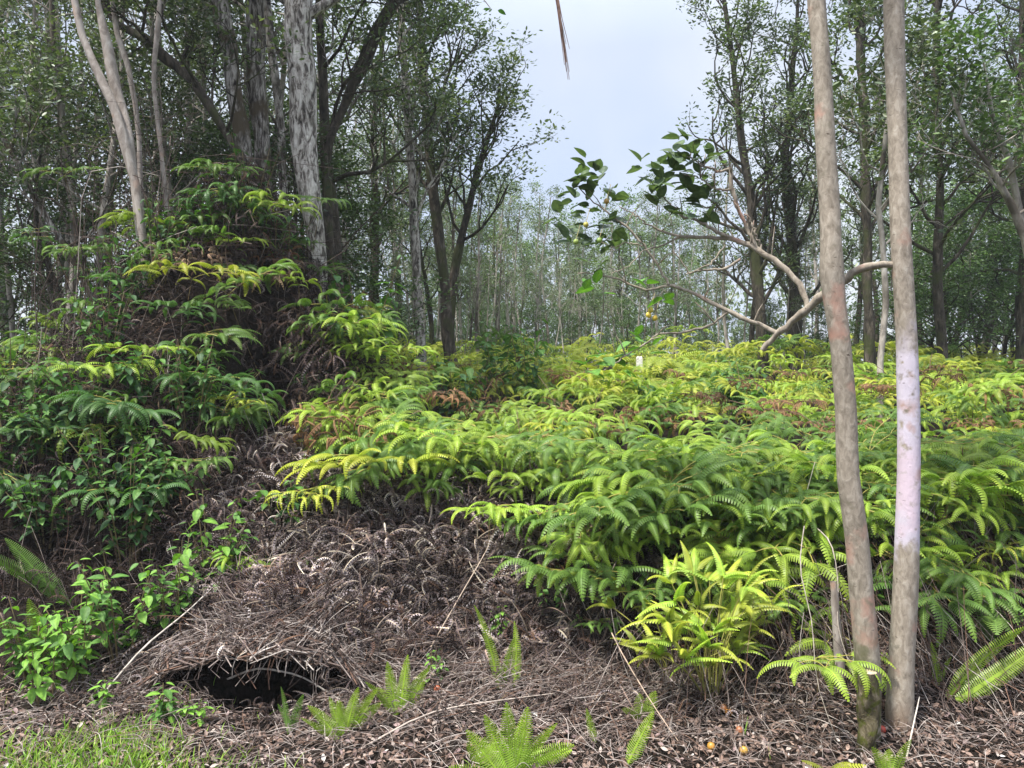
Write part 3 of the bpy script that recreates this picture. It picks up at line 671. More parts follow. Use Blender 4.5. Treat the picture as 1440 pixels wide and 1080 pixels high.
sticks(380, .3, 2.7, 3.6, 4.4, 4, (.2, .6), (.05, .3), 1.1, follow=False, cw=(.25, .3, .1, .15, .2))
sticks(320, 1.5, 2.9, 3.6, 4.4, 5, (.3, .8), (.05, .25), .95, az=2.2, follow=False, cw=(.2, .25, .1, .2, .25))
sticks(260, -2.2, .7, 4.3, 5.6, 6, (.2, .6), (.03, .14), .35)
sticks(170, -3.8, -1.6, 4.3, 5.2, 7, (.25, .7), (.0, .3), 1.2, follow=False, cw=(.2, .3, .05, .4, .05))
sticks(420, -4.5, -1.6, 5.3, 7.6, 8, (.3, .9), (.0, .4), .7, cw=(.25, .3, .05, .35, .05))
tag(mb.obj('dry_stick_litter', M_stick), 'dense tangle of thin dry brown fern stems and twigs on the bank', 'dry sticks', kind='stuff')
# burrow roof: ragged thatch of dead stems over the hole
mb = MB(); q = rs(31)
for k in range(520):
    x = -1.3+q.uniform(-.6, .55); y = q.uniform(3.83, 4.55); a = q.choice([.3, -.5, 1.2, 2.3, 2.9])+q.normal()*.35; L2 = q.uniform(.10, .42)
    d = np.array([cos(a), sin(a)])*L2/2; pa = np.array([x, y])-d; pb = np.array([x, y])+d
    pa[1] = max(pa[1], 3.79+q.uniform(0, .07)); l = q.uniform(.0, .05)
    tl = q.uniform(-.5, .9) if pa[1] < 3.9 else 1
    P = [[pa[0], pa[1], roofz(pa[0], pa[1])+l], [(pa[0]+pb[0])/2, (pa[1]+pb[1])/2, roofz(*((pa+pb)/2))+l+.012], [pb[0], pb[1], roofz(pb[0], pb[1])+l]]
    mb.addp(tube(P, [.0035, .0045, .0025], 4), SCOL[q.choice(5, p=[.3, .2, .2, .2, .1])]*q.uniform(.6, 1.15))
for k in range(34):        # loose ends hanging over the mouth
    x = -1.3+q.uniform(-.4, .4); z = roofz(x, 3.82); mb.addp(tube([[x, 3.88, z+.01], [x+q.uniform(-.03, .03), 3.80, z-.03], [x+q.uniform(-.06, .06), 3.79, z-q.uniform(.02, .13)]], q.uniform(.0012, .0028), 3), SCOL[q.choice(5)]*q.uniform(.4, .9))
# felted layer that closes the roof
gx, gy = np.meshgrid(np.linspace(-1.78, -.80, 25), np.linspace(3.87, 4.62, 14)); gz = roofz(gx, gy)+.012*wav(gx, gy, 4, 30)-.012
i = np.arange(13)[:, None]*25; j = np.arange(24)[None]
mb.add(np.stack([gx, gy, gz], -1).reshape(-1, 3), np.stack([i+j, i+j+1, i+j+26, i+j+25], -1).reshape(-1, 4), (.09, .06, .045))
tag(mb.obj('burrow_roof', M_stick), 'arched thatch of dead stems over the dark burrow opening', 'thatch')
# single pale sticks one can point to
def stick(pts, n, rad, col, label, name='dead_stick'):
    p = smooth_path([at(*a) for a in pts], n); m2 = MB(); m2.addp(tube(p, np.linspace(rad, rad*.5, n), 6, .1, int(pts[0][0])), col)
    tag(m2.obj(name, M_stick, smooth=True), label, 'stick')
PL = (.46, .41, .36)
stick([(138, 985, 3.85), (200, 910, 3.95), (262, 862, 4.1), (300, 825, 4.3)], 10, .006, PL, 'long pale stick leaning diagonally left of the burrow')
stick([(320, 955, 4.05), (360, 938, 4.0), (420, 948, 3.95), (480, 985, 3.8)], 12, .006, PL, 'pale bent stick curving over the mouth of the burrow')
stick([(385, 1010, 3.75), (440, 985, 3.8), (520, 975, 3.85)], 8, .005, (.4, .34, .29), 'pale thin stick running right from the burrow')
stick([(606, 910, 4.1), (640, 850, 4.2), (690, 765, 4.5), (700, 735, 4.7)], 8, .004, (.36, .28, .22), 'long thin brown stem leaning across the mound beside the lime fern')
stick([(840, 860, 4.3), (860, 800, 4.3), (878, 770, 4.5)], 6, .004, (.42, .33, .27), 'thin tan stem standing under the big umbrella fern')
stick([(1131, 740, 3.9), (1122, 800, 3.7), (1143, 870, 3.6), (1146, 960, 3.5), (1190, 1075, 3.3)], 12, .0032, (.30, .26, .22), 'thin grey vine hanging left of the left guava trunk')
stick([(1270, 1090, 3.2), (1280, 1040, 3.3), (1293, 980, 3.5)], 8, .005, PL, 'short pale stick leaning on the foot of the right guava trunk')
stick([(860, 890, 3.8), (880, 930, 3.7), (930, 1010, 3.5), (985, 1085, 3.3)], 8, .0035, (.4, .3, .23), 'long thin stem crossing below the yellow-green clump')
stick([(1145, 740, 4.1), (1170, 760, 3.9), (1180, 820, 3.8), (1176, 880, 3.7), (1200, 950, 3.6)], 12, .0038, (.30, .26, .22), 'looping dry vine just left of the left guava trunk')
stick([(1120, 745, 4.5), (1135, 690, 4.4), (1146, 650, 4.4)], 6, .004, (.5, .46, .36), 'pale straight stem poking out of the ferns left of the left guava trunk')
stick([(470, 1075, 3.3), (600, 1000, 3.5), (700, 985, 3.6), (780, 975, 3.7)], 10, .005, (.36, .3, .26), 'long dry twig lying across the litter in the bottom middle')

# leaf litter (uncountable) and grass
r = rs(8)
lv = np.array([[0, 0, 0], [.25, .19, .03], [.6, .22, .05], [1, 0, -.02], [.6, -.22, .05], [.25, -.19, .03], [.3, 0, -.03], [.65, 0, -.02]]) - [.5, 0, 0]
LIT = (lv, np.array([[0, 6, 1, 1], ])[:0], np.ones((8, 3)))
LIT = (lv, np.array([[0, 6, 7, 1], [1, 7, 3, 2], [0, 5, 7, 6], [5, 4, 3, 7]]), np.ones((8, 3)))
mb = MB()
def litter(n, x0, x1, y0, y1, seed, sc=(.014, .04), cols=None):
    q = rs(seed); x = q.uniform(x0, x1, n); y = q.uniform(y0, y1, n); z = TS(x, y)+q.uniform(.004, .03, n)
    cols = np.array([[.36, .25, .20], [.23, .15, .115], [.50, .41, .36], [.13, .085, .065], [.34, .24, .23], [.66, .60, .56]]) if cols is None else cols
    scatter(mb, LIT, np.stack([x, y, z], 1), mats_euler(q.normal(size=n)*.6, q.normal(size=n)*.5, q.rand(n)*6.28), q.uniform(*sc, n), cols[q.choice(6, n, p=[.26, .28, .10, .26, .09, .01])]*.78*q.uniform(.75, 1.15, n)[:, None])
litter(15000, -3.0, 2.6, 2.7, 4.15, 1); litter(2500, -2.6, 1.0, 4.0, 5.2, 2)
tag(mb.obj('leaf_litter', M_litter), 'carpet of pinkish brown dry leaves and chips on the verge', 'leaf litter', kind='stuff')
mb = MB(); t = np.linspace(0, 1, 5); w = .045*(1-t**1.5)+.003
bl = np.stack([np.concatenate([-w, w]), np.concatenate([.45*t**2, .45*t**2]), np.concatenate([t*.9, t*.9])], 1)
bf = np.array([[k, k+5, k+6, k+1] for k in range(4)]); BL = (bl, bf, np.repeat(np.array([[.75], [.9], [1], [1.1], [1.25]]), 3, 1)[[0, 1, 2, 3, 4, 0, 1, 2, 3, 4]])
q = rs(9); n = 30000; x = q.uniform(-3.4, 1.2, n); y = q.uniform(2.55, 4.0, n)
edge = 3.62+.10*np.sin(x*3.1)+.07*np.sin(x*7+1)-.30*sm(x, -2.2, -1.2)-.35*sm(x, -1.2, .0)-.2*sm(x, 0, .5)
pr = np.clip((edge-y)/.25, 0, 1)+.02; keep = q.rand(n) < pr*(.6+.6*(wav(x, y, 61, 6.) > -.2)); x, y = x[keep], y[keep]; n = len(x)
keep = q.rand(n) < 1-.93*sm(x, -1.7, -.9); x, y = x[keep], y[keep]; n = len(x)
yel = q.rand(n)[:, None]; gc = (1-yel)*np.array([.12, .27, .03])+yel*np.array([.30, .42, .06]); gc = np.where(q.rand(n)[:, None] < .06, np.array([[.45, .38, .2]]), gc)
scatter(mb, BL, np.stack([x, y, T(x, y)], 1), mats_euler(q.normal(size=n)*.3, q.normal(size=n)*.3, q.rand(n)*6.28), np.stack([q.uniform(.05, .1, n)]*2+[q.uniform(.035, .10, n)], 1), gc)
tag(mb.obj('grass', M_grass), 'short sunlit lawn grass at the bottom left corner', 'grass', kind='stuff')

# ------------------------------------------------------------------ broad leaves and shrubs
def leaf_proto(ratio=.5, cup=.12, droop=.25, n=6, vein=True):
    s = np.linspace(0, 1, n+1); w = ratio*np.sin(pi*s**.8)**.8*.5*(1-.12*s); w[0] = .01; w[-1] = .004; z = -droop*s**2
    V = []; 
    for k in range(n+1):
        V += [[s[k], -w[k], z[k]+cup*w[k]*2*1.0], [s[k], -w[k]*.5, z[k]+cup*w[k]*1.3], [s[k], 0, z[k]], [s[k], w[k]*.5, z[k]+cup*w[k]*1.3], [s[k], w[k], z[k]+cup*w[k]*2]]
    V = np.array(V); Fc = np.array([[k*5+c, k*5+5+c, k*5+6+c, k*5+1+c] for k in range(n) for c in range(4)])
    col = np.ones((len(V), 3))
    if vein: col[2::5] = (1.35, 1.25, 1.1); col[1::5] = (.95, .97, .9); col[3::5] = (.95, .97, .9)
    return V, Fc, col
LEAF = leaf_proto(.55); LEAFG = leaf_proto(.68, .15, .10)
def shrub(px, py, Y, h, nst, seed, label, cols, leaf=.075, spread=.3, group=None, name='leafy_shrub', cat='shrub', nodes=7):
    p = at(px, py, Y); p[2] = T(p[0], p[1]); r = rs(seed); e = empty(name, p, label=label, cat=cat, group=group)
    st = MB(); lf = MB()
    for k in range(nst):
        az = r.rand()*6.28; top = np.array([cos(az)*spread*r.uniform(.3, 1), sin(az)*spread*r.uniform(.3, 1), h*r.uniform(.5, 1)])
        b = np.array([cos(az)*.04, sin(az)*.04, -.02]); P = smooth_path([b, (b+top)/2+[0, 0, .12*h], top], 10); st.addp(tube(P, np.linspace(.005, .0022, 10), 5), (.16, .12, .06))
        for q in range(nodes):
            i = 9-q*(9/nodes)*.8; c = np.array([np.interp(i, range(10), P[:, d]) for d in range(3)]); a0 = q*pi/2+r.rand()
            s = leaf*r.uniform(.6, 1.15)*(.65 if q == 0 else 1)
            for sg in (0, pi):
                rot = rotz(a0+sg)@roty(r.uniform(-.3, .7))@rotx(r.uniform(-.4, .4)); lf.addp(xf(LEAF, rot, c+rot@np.array([.012, 0, 0]), s), cols[r.randint(len(cols))]*r.uniform(.8, 1.15))
    st.obj('stem', M_stem, e); lf.obj('leaves', M_broad, e, smooth=True); return e
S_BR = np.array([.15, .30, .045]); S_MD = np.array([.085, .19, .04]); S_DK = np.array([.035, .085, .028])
shrub(110, 935, 4.0, .62, 12, 1, 'large bright leafy shrub at lower left with paired ribbed leaves', [S_BR, S_BR*1.1, S_MD], .085, .30)
shrub(50, 950, 4.0, .45, 8, 2, 'leafy shrub at the left edge beside the grass', [S_MD, S_BR], .08, .25)
shrub(170, 900, 4.15, .65, 9, 13, 'leafy shrub just right of the large bright one at lower left', [S_BR, S_MD], .08, .25)
shrub(240, 890, 4.25, .62, 7, 3, 'leafy shrub with drooping ribbed leaves left of the dead fern mound', [S_MD, S_BR*.9], .085, .2)
shrub(300, 850, 4.5, .75, 9, 4, 'tall leafy shrub against the dark hollow above the mound edge', [S_BR*.9, S_MD], .085, .22)
shrub(65, 1000, 3.8, .30, 3, 5, 'small leafy seedling by the grass edge at far left', [S_BR], .08, .1)
shrub(232, 1030, 3.62, .26, 3, 6, 'leafy seedling in front of the burrow left side', [S_BR, S_MD], .06, .08)
shrub(130, 1000, 3.75, .16, 2, 7, 'low seedling on the litter left of the burrow', [S_BR*1.1], .055, .07)
shrub(275, 1035, 3.6, .14, 2, 8, 'tiny light green seedling below the burrow', [S_BR*1.2], .05, .06)
shrub(610, 960, 4.0, .2, 3, 9, 'small leafy seedling on the dead ferns above the sword fern tuft', [S_MD, S_BR], .04, .06)
shrub(706, 905, 4.3, .2, 2, 10, 'tiny leafy sprout behind the tall narrow sword fern', [S_BR], .05, .05)
shrub(480, 720, 5.6, .5, 5, 11, 'small leafy plant under the lime umbrella fern', [S_MD], .08, .25)
shrub(400, 770, 4.9, .45, 5, 12, 'leafy plant behind the flat yellow young fern', [S_DK*1.5, S_MD], .09, .2)
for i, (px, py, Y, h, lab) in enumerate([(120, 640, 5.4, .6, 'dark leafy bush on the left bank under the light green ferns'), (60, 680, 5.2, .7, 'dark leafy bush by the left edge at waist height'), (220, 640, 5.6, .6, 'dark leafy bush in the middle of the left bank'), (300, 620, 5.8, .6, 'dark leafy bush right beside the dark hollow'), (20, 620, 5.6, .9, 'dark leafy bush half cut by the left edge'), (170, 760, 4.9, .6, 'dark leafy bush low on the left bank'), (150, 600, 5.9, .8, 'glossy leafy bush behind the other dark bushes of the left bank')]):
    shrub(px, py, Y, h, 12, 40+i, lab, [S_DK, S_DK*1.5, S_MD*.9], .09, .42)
rb = rs(88)
for i in range(10):
    px = 5+i*29+rb.uniform(-5, 5); Y = rb.uniform(4.55, 5.5)
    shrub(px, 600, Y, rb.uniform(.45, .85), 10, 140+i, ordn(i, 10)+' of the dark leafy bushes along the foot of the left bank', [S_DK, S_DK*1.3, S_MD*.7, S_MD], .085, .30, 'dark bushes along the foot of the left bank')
for i, (px, Y, lab) in enumerate([(1110, 4.3, 'small dark leafy seedling in the shade left of the left guava trunk'), (1320, 4.2, 'leafy seedling on the bank right of the lilac trunk'), (1400, 4.3, 'leafy seedling on the bank by the right edge'), (1235, 4.1, 'leafy seedling between the feet of the guava trunks'), (900, 4.2, 'leafy seedling left of the bushy yellow-green fern clump'), (780, 4.4, 'lone leafy seedling in the middle of the dead ferns')]):
    shrub(px, 800, Y, .28, 3, 240+i, lab, [S_MD, S_BR*.9], .05, .1)
for i, (px, py, Y, h, lab) in enumerate([(740, 560, 9.0, 1.1, 'olive leafy sapling in the middle behind the ferns'), (640, 590, 8.4, .9, 'leafy sapling at the foot of the dark middle trunk'), (510, 560, 7.2, 1.2, 'leafy bush right of the pale peeling trunk'), (700, 560, 10, 1.2, 'low leafy sapling left of the olive one'), (1050, 600, 8.0, .7, 'dark leafy shrub among the ferns left of the left guava trunk'), (930, 600, 8.0, .5, 'small dark leafy shrub in the middle of the fern slope')]):
    shrub(px, py, Y, h, 12, 60+i, lab, [S_MD*.8, S_DK*1.4, S_MD], .14, .45)

for i in range(9):       # bushes rooted on the tall mound
    u = 150+i*32+rb.uniform(-10, 10); Y = rb.uniform(6.0, 7.6)
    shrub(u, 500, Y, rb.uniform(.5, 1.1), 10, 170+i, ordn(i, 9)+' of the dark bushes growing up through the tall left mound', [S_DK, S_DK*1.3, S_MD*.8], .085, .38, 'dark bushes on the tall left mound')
# ------------------------------------------------------------------ trees
LQ = (np.array([[0, 0, 0], [.35, .21, .03], [.72, .17, .02], [1, 0, 0], [.72, -.17, .02], [.35, -.21, .03]]), np.array([[0, 1, 2, 3], [0, 3, 4, 5]]), np.ones((6, 3)))
def tree_parts(path, rad, seed, b0=.35, nb=14, blen=1.6, up=.9, lev=2, leafs=14, lsize=.06, cluster=.13, sub=5, cols=None, taper=.45, spread=1., sides=10, knob=.05, trunk_n=None, twigr=.5):
    """returns trunk MB (trunk + limbs), crown MB"""
    r = rs(seed); tr = MB(); cr = MB(); P = np.asarray(path); n = len(P)
    tr.addp(tube(P, rad, sides, knob, seed)); tips = []
    Lt = np.linalg.norm(P[-1]-P[0])
    def grow(p, d, ln, rd, level):
        k = 5 if level else 6; q = [p]; dd = d.copy()
        for _ in range(k):
            dd = dd+r.normal(size=3)*.20+np.array([0, 0, .10*up]); dd /= np.linalg.norm(dd); q.append(q[-1]+dd*ln/k)
        q = np.array(q); tr.addp(tube(q, np.linspace(rd, rd*.35, k+1), 5 if rd > .012 else 3))
        if level <= 0:
            tips.append((q[-1], dd)); 
            if ln > .3: tips.append((q[k//2+1], dd))
            return
        for _ in range(sub+r.randint(-1, 2)):
            t = r.uniform(.3, 1.); i = t*k; c = np.array([np.interp(i, range(k+1), q[:, a]) for a in range(3)])
            v = r.normal(size=3); v -= v.dot(dd)*dd; v /= np.linalg.norm(v)+1e-6; nd = dd*.75+v*.75*spread; nd /= np.linalg.norm(nd)
            grow(c, nd, ln*r.uniform(.38, .6), rd*.5, level-1)
        tips.append((q[-1], dd))
    for b in range(nb):
        t = b0+(1-b0)*((b+r.rand())/nb); i = t*(n-1); c = np.array([np.interp(i, range(n), P[:, a]) for a in range(3)])
        az = b*2.4+r.uniform(-.5, .5); el = r.uniform(.3, .9)*up
        d = np.array([cos(az)*cos(el), sin(az)*cos(el), sin(el)]); rd = np.interp(i, range(n), rad)*taper
        grow(c, d, blen*(1.15-.55*(t-b0)/(1-b0))*r.uniform(.7, 1.2), max(rd, .008), lev)
    tp = np.array([t[0] for t in tips]); m = len(tp)
    idx = np.repeat(np.arange(m), leafs); N_ = len(idx)
    off = r.normal(size=(N_, 3))*cluster*np.array([.6, .6, .5]); pos = tp[idx]+off
    az = np.arctan2(off[:, 1], off[:, 0]); el = r.uniform(-.9, .5, N_)
    cc = cols[r.randint(0, len(cols), m)][idx]*r.uniform(.65, 1.3, N_)[:, None]
    scatter(cr, LQ, pos, mats_euler(r.normal(size=N_)*.7, el, az), lsize*r.uniform(.6, 1.2, N_), cc)
    return tr, cr
LG = np.array([[.070, .100, .048], [.092, .125, .058], [.050, .076, .038], [.125, .155, .072]])
LGP = np.array([[.11, .16, .075], [.14, .19, .09], [.09, .13, .065], [.17, .21, .10]])  # paler grey-greens: haze painted into background leaf colours
LGB = np.array([[.08, .14, .045], [.11, .18, .055], [.065, .11, .04]])
def tree(name, label, path, rad, mat_t, group=None, cat='tree', crown=True, **k):
    base = np.array(path[0]); e = empty(name, base, label=label, cat=cat, group=group)
    tr, cr = tree_parts(np.asarray(path)-base, rad, **k)
    tr.obj('trunk', mat_t, e, smooth=True)
    if crown: cr.obj('crown', M_leaf, e)
    return e
def hero_tree(name, label, lst, mat_t, n=60, ext=None, sink=True, **k):
    pts, rad = ppath(lst, n)
    if pts[0][2] > pts[-1][2]: pts = pts[::-1]; rad = rad[::-1]
    if ext is not None:                       # carry the trunk on above the frame
        d = pts[-1]-pts[-6]; d = d/np.linalg.norm(d)*.6+np.array([0, 0, .6]); m = int(ext/.15)
        e = pts[-1]+d[None]*np.linspace(.12, ext, m)[:, None]/np.linalg.norm(d); pts = np.vstack([pts, e]); rad = np.concatenate([rad, np.linspace(rad[-1], rad[-1]*.35, m)])
    if sink:
        b = pts[0].copy(); g = T(b[0], b[1])-.1
        if b[2] > g: pts = np.vstack([[b[0], b[1], g], pts]); rad = np.concatenate([[rad[0]*1.25], rad])
    return tree(name, label, pts, rad, mat_t, **k)
K = dict(cols=LG*1.3, leafs=13, lsize=.07, cluster=.13, sub=4)
hero_tree('ohia_tree', 'thick pale trunk with grey-white peeling bark rising above the fern mound', [(419, 0, 7.6, 38), (424, 100, 7.6, 37), (427, 200, 7.6, 35), (434, 260, 7.6, 34), (444, 330, 7.6, 26), (447, 395, 7.6, 24), (440, 470, 7.6, 28)], M_bark_pale, 120, 4.5, sides=24, knob=.06, seed=1, b0=.74, nb=12, blen=2.0, **K)
hero_tree('ohia_tree', 'dark trunk with red-brown fissured bark leaning left, leftmost of the thick trunks', [(309, 0, 7.9, 23), (320, 60, 7.9, 23), (328, 110, 7.9, 23), (338, 180, 7.9, 21), (350, 260, 7.9, 19), (362, 380, 7.9, 20)], M_bark_grey, 90, 4., sides=16, knob=.08, seed=2, b0=.80, nb=8, blen=1.4, **K)
hero_tree('ohia_tree', 'straight grey-brown fissured trunk in the middle of the thick group', [(359, 0, 8.2, 25), (360, 100, 8.2, 26), (368, 200, 8.2, 22), (372, 300, 8.2, 20), (378, 400, 8.2, 20)], M_bark_grey, 90, 4.5, sides=16, knob=.08, seed=3, b0=.80, nb=8, blen=1.4, **K)
hero_tree('ohia_tree', 'slim pale grey trunk between the fissured trunk and the pale peeling one', [(374, 0, 8.5, 13), (386, 100, 8.5, 12), (395, 180, 8.5, 11), (398, 260, 8.5, 12), (402, 380, 8.5, 12)], M_bark_pale, 80, 4., sides=12, knob=.06, seed=4, b0=.6, nb=8, blen=1.5, **K)
hero_tree('ohia_tree', 'leaning dark moss-covered limb rising to the right behind the pale trunk', [(562, -10, 8.8, 17), (530, 45, 8.8, 18), (500, 110, 8.8, 15), (484, 150, 8.8, 12), (466, 190, 8.8, 12), (458, 230, 8.8, 12), (462, 330, 8.8, 15), (470, 430, 8.8, 17)], M_bark_dark, 90, 3., sides=14, knob=.12, seed=5, b0=.78, nb=8, blen=.9, up=1.4, **K)
hero_tree('ohia_tree', 'dark brown trunk standing close behind the pale peeling trunk', [(450, 30, 9.2, 11), (455, 150, 9.2, 13), (462, 250, 9.2, 17), (472, 350, 9.2, 16), (480, 450, 9.2, 16)], M_bark_dark, 70, 3.5, sides=12, knob=.1, seed=6, b0=.3, nb=12, blen=1.7, **K)
hero_tree('smooth_bark_tree', 'pale smooth forked trunk at upper left, left stem of the fork', [(105, 0, 6.6, 9), (115, 50, 6.6, 10), (130, 85, 6.6, 11), (145, 118, 6.6, 12), (160, 150, 6.6, 13), (172, 190, 6.6, 14), (182, 225, 6.6, 13), (192, 265, 6.6, 12), (198, 310, 6.6, 11), (207, 390, 6.6, 11), (212, 450, 6.6, 12)], M_bark_smooth, 70, 3., sides=12, knob=.04, seed=7, up=1.5, b0=.8, nb=7, blen=1.4, **K)
hero_tree('smooth_bark_tree', 'pale smooth stem with an orange patch, right stem of the upper left fork', [(138, 5, 6.7, 8), (148, 50, 6.7, 13), (155, 90, 6.7, 15), (163, 125, 6.7, 15), (172, 155, 6.7, 14), (182, 195, 6.65, 12), (188, 250, 6.65, 11), (198, 340, 6.65, 10), (208, 430, 6.65, 10)], M_bark_smooth, 60, 2.5, sides=12, knob=.04, seed=8, up=1.5, b0=.8, nb=6, blen=1.3, **K)
hero_tree('smooth_bark_tree', 'thin pale stem curving beside the upper left fork', [(158, 0, 7.2, 8), (165, 50, 7.2, 8), (180, 92, 7.2, 8), (190, 145, 7.2, 7), (196, 200, 7.2, 7), (200, 330, 7.2, 8)], M_bark_smooth, 50, 2., sides=8, knob=.03, seed=9, up=1.5, b0=.8, nb=6, blen=1.2, **K)
hero_tree('smooth_bark_tree', 'thin wavy pale stem between the left fork and the thick trunks', [(226, 0, 7.0, 8), (222, 40, 7.0, 8), (217, 85, 7.0, 7), (216, 120, 7.0, 6), (221, 165, 7.0, 6), (232, 260, 7.0, 6), (238, 360, 7, 7)], M_bark_smooth, 50, 2., sides=8, knob=.03, seed=10, up=1.5, b0=.8, nb=6, blen=1.2, **K)
hero_tree('leaning_dead_tree', 'dark mossy trunk leaning diagonally across the upper left', [(140, 0, 7.5, 8), (162, 32, 7.5, 9), (200, 52, 7.5, 12), (240, 85, 7.5, 16), (270, 112, 7.5, 13), (300, 160, 7.5, 11), (335, 215, 7.5, 11), (372, 290, 7.5, 12)], M_bark_dark, 60, None, sides=12, knob=.15, seed=11, b0=.3, nb=8, blen=.8, cols=LG, leafs=8, lsize=.06, cluster=.12)
hero_tree('ohia_tree', 'slanting grey stem low at the left edge', [(-20, 150, 8, 7), (25, 230, 8, 8), (52, 285, 8, 9), (76, 322, 8, 9), (98, 355, 8, 9), (130, 420, 8, 10)], M_bark_grey, 40, 2.0, sides=8, knob=.06, seed=12, b0=.2, nb=12, blen=1.2, **K)
hero_tree('ohia_tree', 'slim trunk with pale bark streaks left of the dark middle trunk', [(560, -10, 11, 9), (568, 80, 11, 10), (573, 160, 11, 11), (579, 250, 11, 11), (584, 340, 11, 12), (588, 420, 11, 14), (592, 500, 11, 15)], M_bark_pale, 70, 1.5, sides=10, knob=.08, seed=13, b0=.3, nb=20, blen=1.1, up=1.3, **K)
KM = dict(cols=LG*1.3, leafs=17, lsize=.075, cluster=.13, sub=3)
hero_tree('ohia_tree', 'dark middle trunk with the tall crown that borders the open sky', [(590, 20, 12, 8), (596, 120, 12, 12), (603, 200, 12, 13), (612, 300, 12, 14), (624, 380, 12, 15), (629, 470, 12, 17), (640, 560, 12, 18)], M_bark_dark, 80, 1.0, sides=12, knob=.1, seed=14, b0=.42, nb=20, blen=1.35, up=1.5, **KM)
hero_tree('ohia_tree', 'spreading dark tree whose crown leans right into the open sky', [(700, 150, 12.5, 5), (680, 215, 12.5, 8), (664, 270, 12.5, 9), (650, 330, 12.5, 11), (636, 400, 12.5, 12), (632, 480, 12.5, 14)], M_bark_dark, 60, .3, sides=10, knob=.1, seed=15, b0=.38, nb=15, blen=1.3, up=1.3, **KM)
hero_tree('ohia_tree', 'dense tall dark tree right of the open sky, its left edge against the cloud', [(1015, -20, 13, 5), (1030, 80, 13, 7), (1040, 170, 13, 9), (1052, 260, 13, 12), (1062, 350, 13, 14), (1070, 450, 13, 15), (1075, 520, 13, 16)], M_bark_dark, 70, .8, sides=10, knob=.12, seed=16, b0=.15, nb=30, blen=1.35, up=1.45, **KM)
hero_tree('ohia_tree', 'dark twin-looking tree just left of the left guava trunk', [(1120, 40, 13.5, 6), (1112, 130, 13.5, 8), (1104, 220, 13.5, 11), (1112, 320, 13.5, 14), (1118, 420, 13.5, 15), (1120, 510, 13.5, 16)], M_bark_dark, 70, .8, sides=10, knob=.12, seed=17, b0=.15, nb=26, blen=1.3, up=1.45, **KM)
hero_tree('ohia_tree', 'dark mossy trunk seen between the two guava trunks', [(1205, -10, 11.5, 9), (1212, 100, 11.5, 12), (1216, 220, 11.5, 13), (1220, 340, 11.5, 12), (1222, 500, 11.5, 14)], M_bark_dark, 70, 1., sides=10, knob=.15, seed=18, b0=.3, nb=24, blen=1.2, up=1.1, **KM)
hero_tree('smooth_bark_tree', 'thin pale crooked stem between the two guava trunks', [(1250, 150, 8.5, 6), (1240, 240, 8.5, 7), (1235, 290, 8.5, 8), (1242, 350, 8.5, 8), (1246, 430, 8.5, 9), (1238, 505, 8.5, 9)], M_bark_thin, 50, 1.0, sides=8, knob=.04, seed=19, b0=.4, nb=10, blen=1.0, cols=LG, leafs=8, lsize=.08, cluster=.14)
hero_tree('smooth_bark_tree', 'pale forked stem leaning in from the right edge, lower fork', [(1358, 190, 8, 6), (1385, 225, 8, 6), (1405, 255, 8, 8), (1428, 300, 8, 11), (1445, 345, 8, 12), (1470, 470, 8, 13)], M_bark_thin, 50, .5, sides=8, knob=.04, seed=20, b0=.5, nb=8, blen=.8, cols=LGB, leafs=6, lsize=.08, cluster=.14)
hero_tree('smooth_bark_tree', 'pale stem crossing behind the fork at the right edge', [(1395, 160, 8.2, 6), (1405, 190, 8.2, 7), (1420, 230, 8.2, 8), (1430, 280, 8.2, 10), (1440, 330, 8.2, 10), (1466, 470, 8.2, 12)], M_bark_thin, 50, .6, sides=8, knob=.04, seed=21, b0=.5, nb=8, blen=.9, cols=LGB, leafs=6, lsize=.08, cluster=.14)
hero_tree('ohia_tree', 'slim dark tree with dense leaves far right, reaching the top of the picture', [(1320, -30, 12, 8), (1316, 100, 12, 10), (1322, 250, 12, 11), (1318, 400, 12, 13), (1325, 500, 12, 14)], M_bark_dark, 60, 1., sides=8, knob=.1, seed=22, b0=.2, nb=28, blen=1.5, up=1., **KM)
hero_tree('ohia_tree', 'dense leafy tree at the right edge of the picture', [(1440, -20, 12.5, 9), (1436, 120, 12.5, 10), (1442, 300, 12.5, 12), (1435, 500, 12.5, 14)], M_bark_dark, 60, 1., sides=8, knob=.1, seed=23, b0=.15, nb=28, blen=1.6, up=1., **KM)

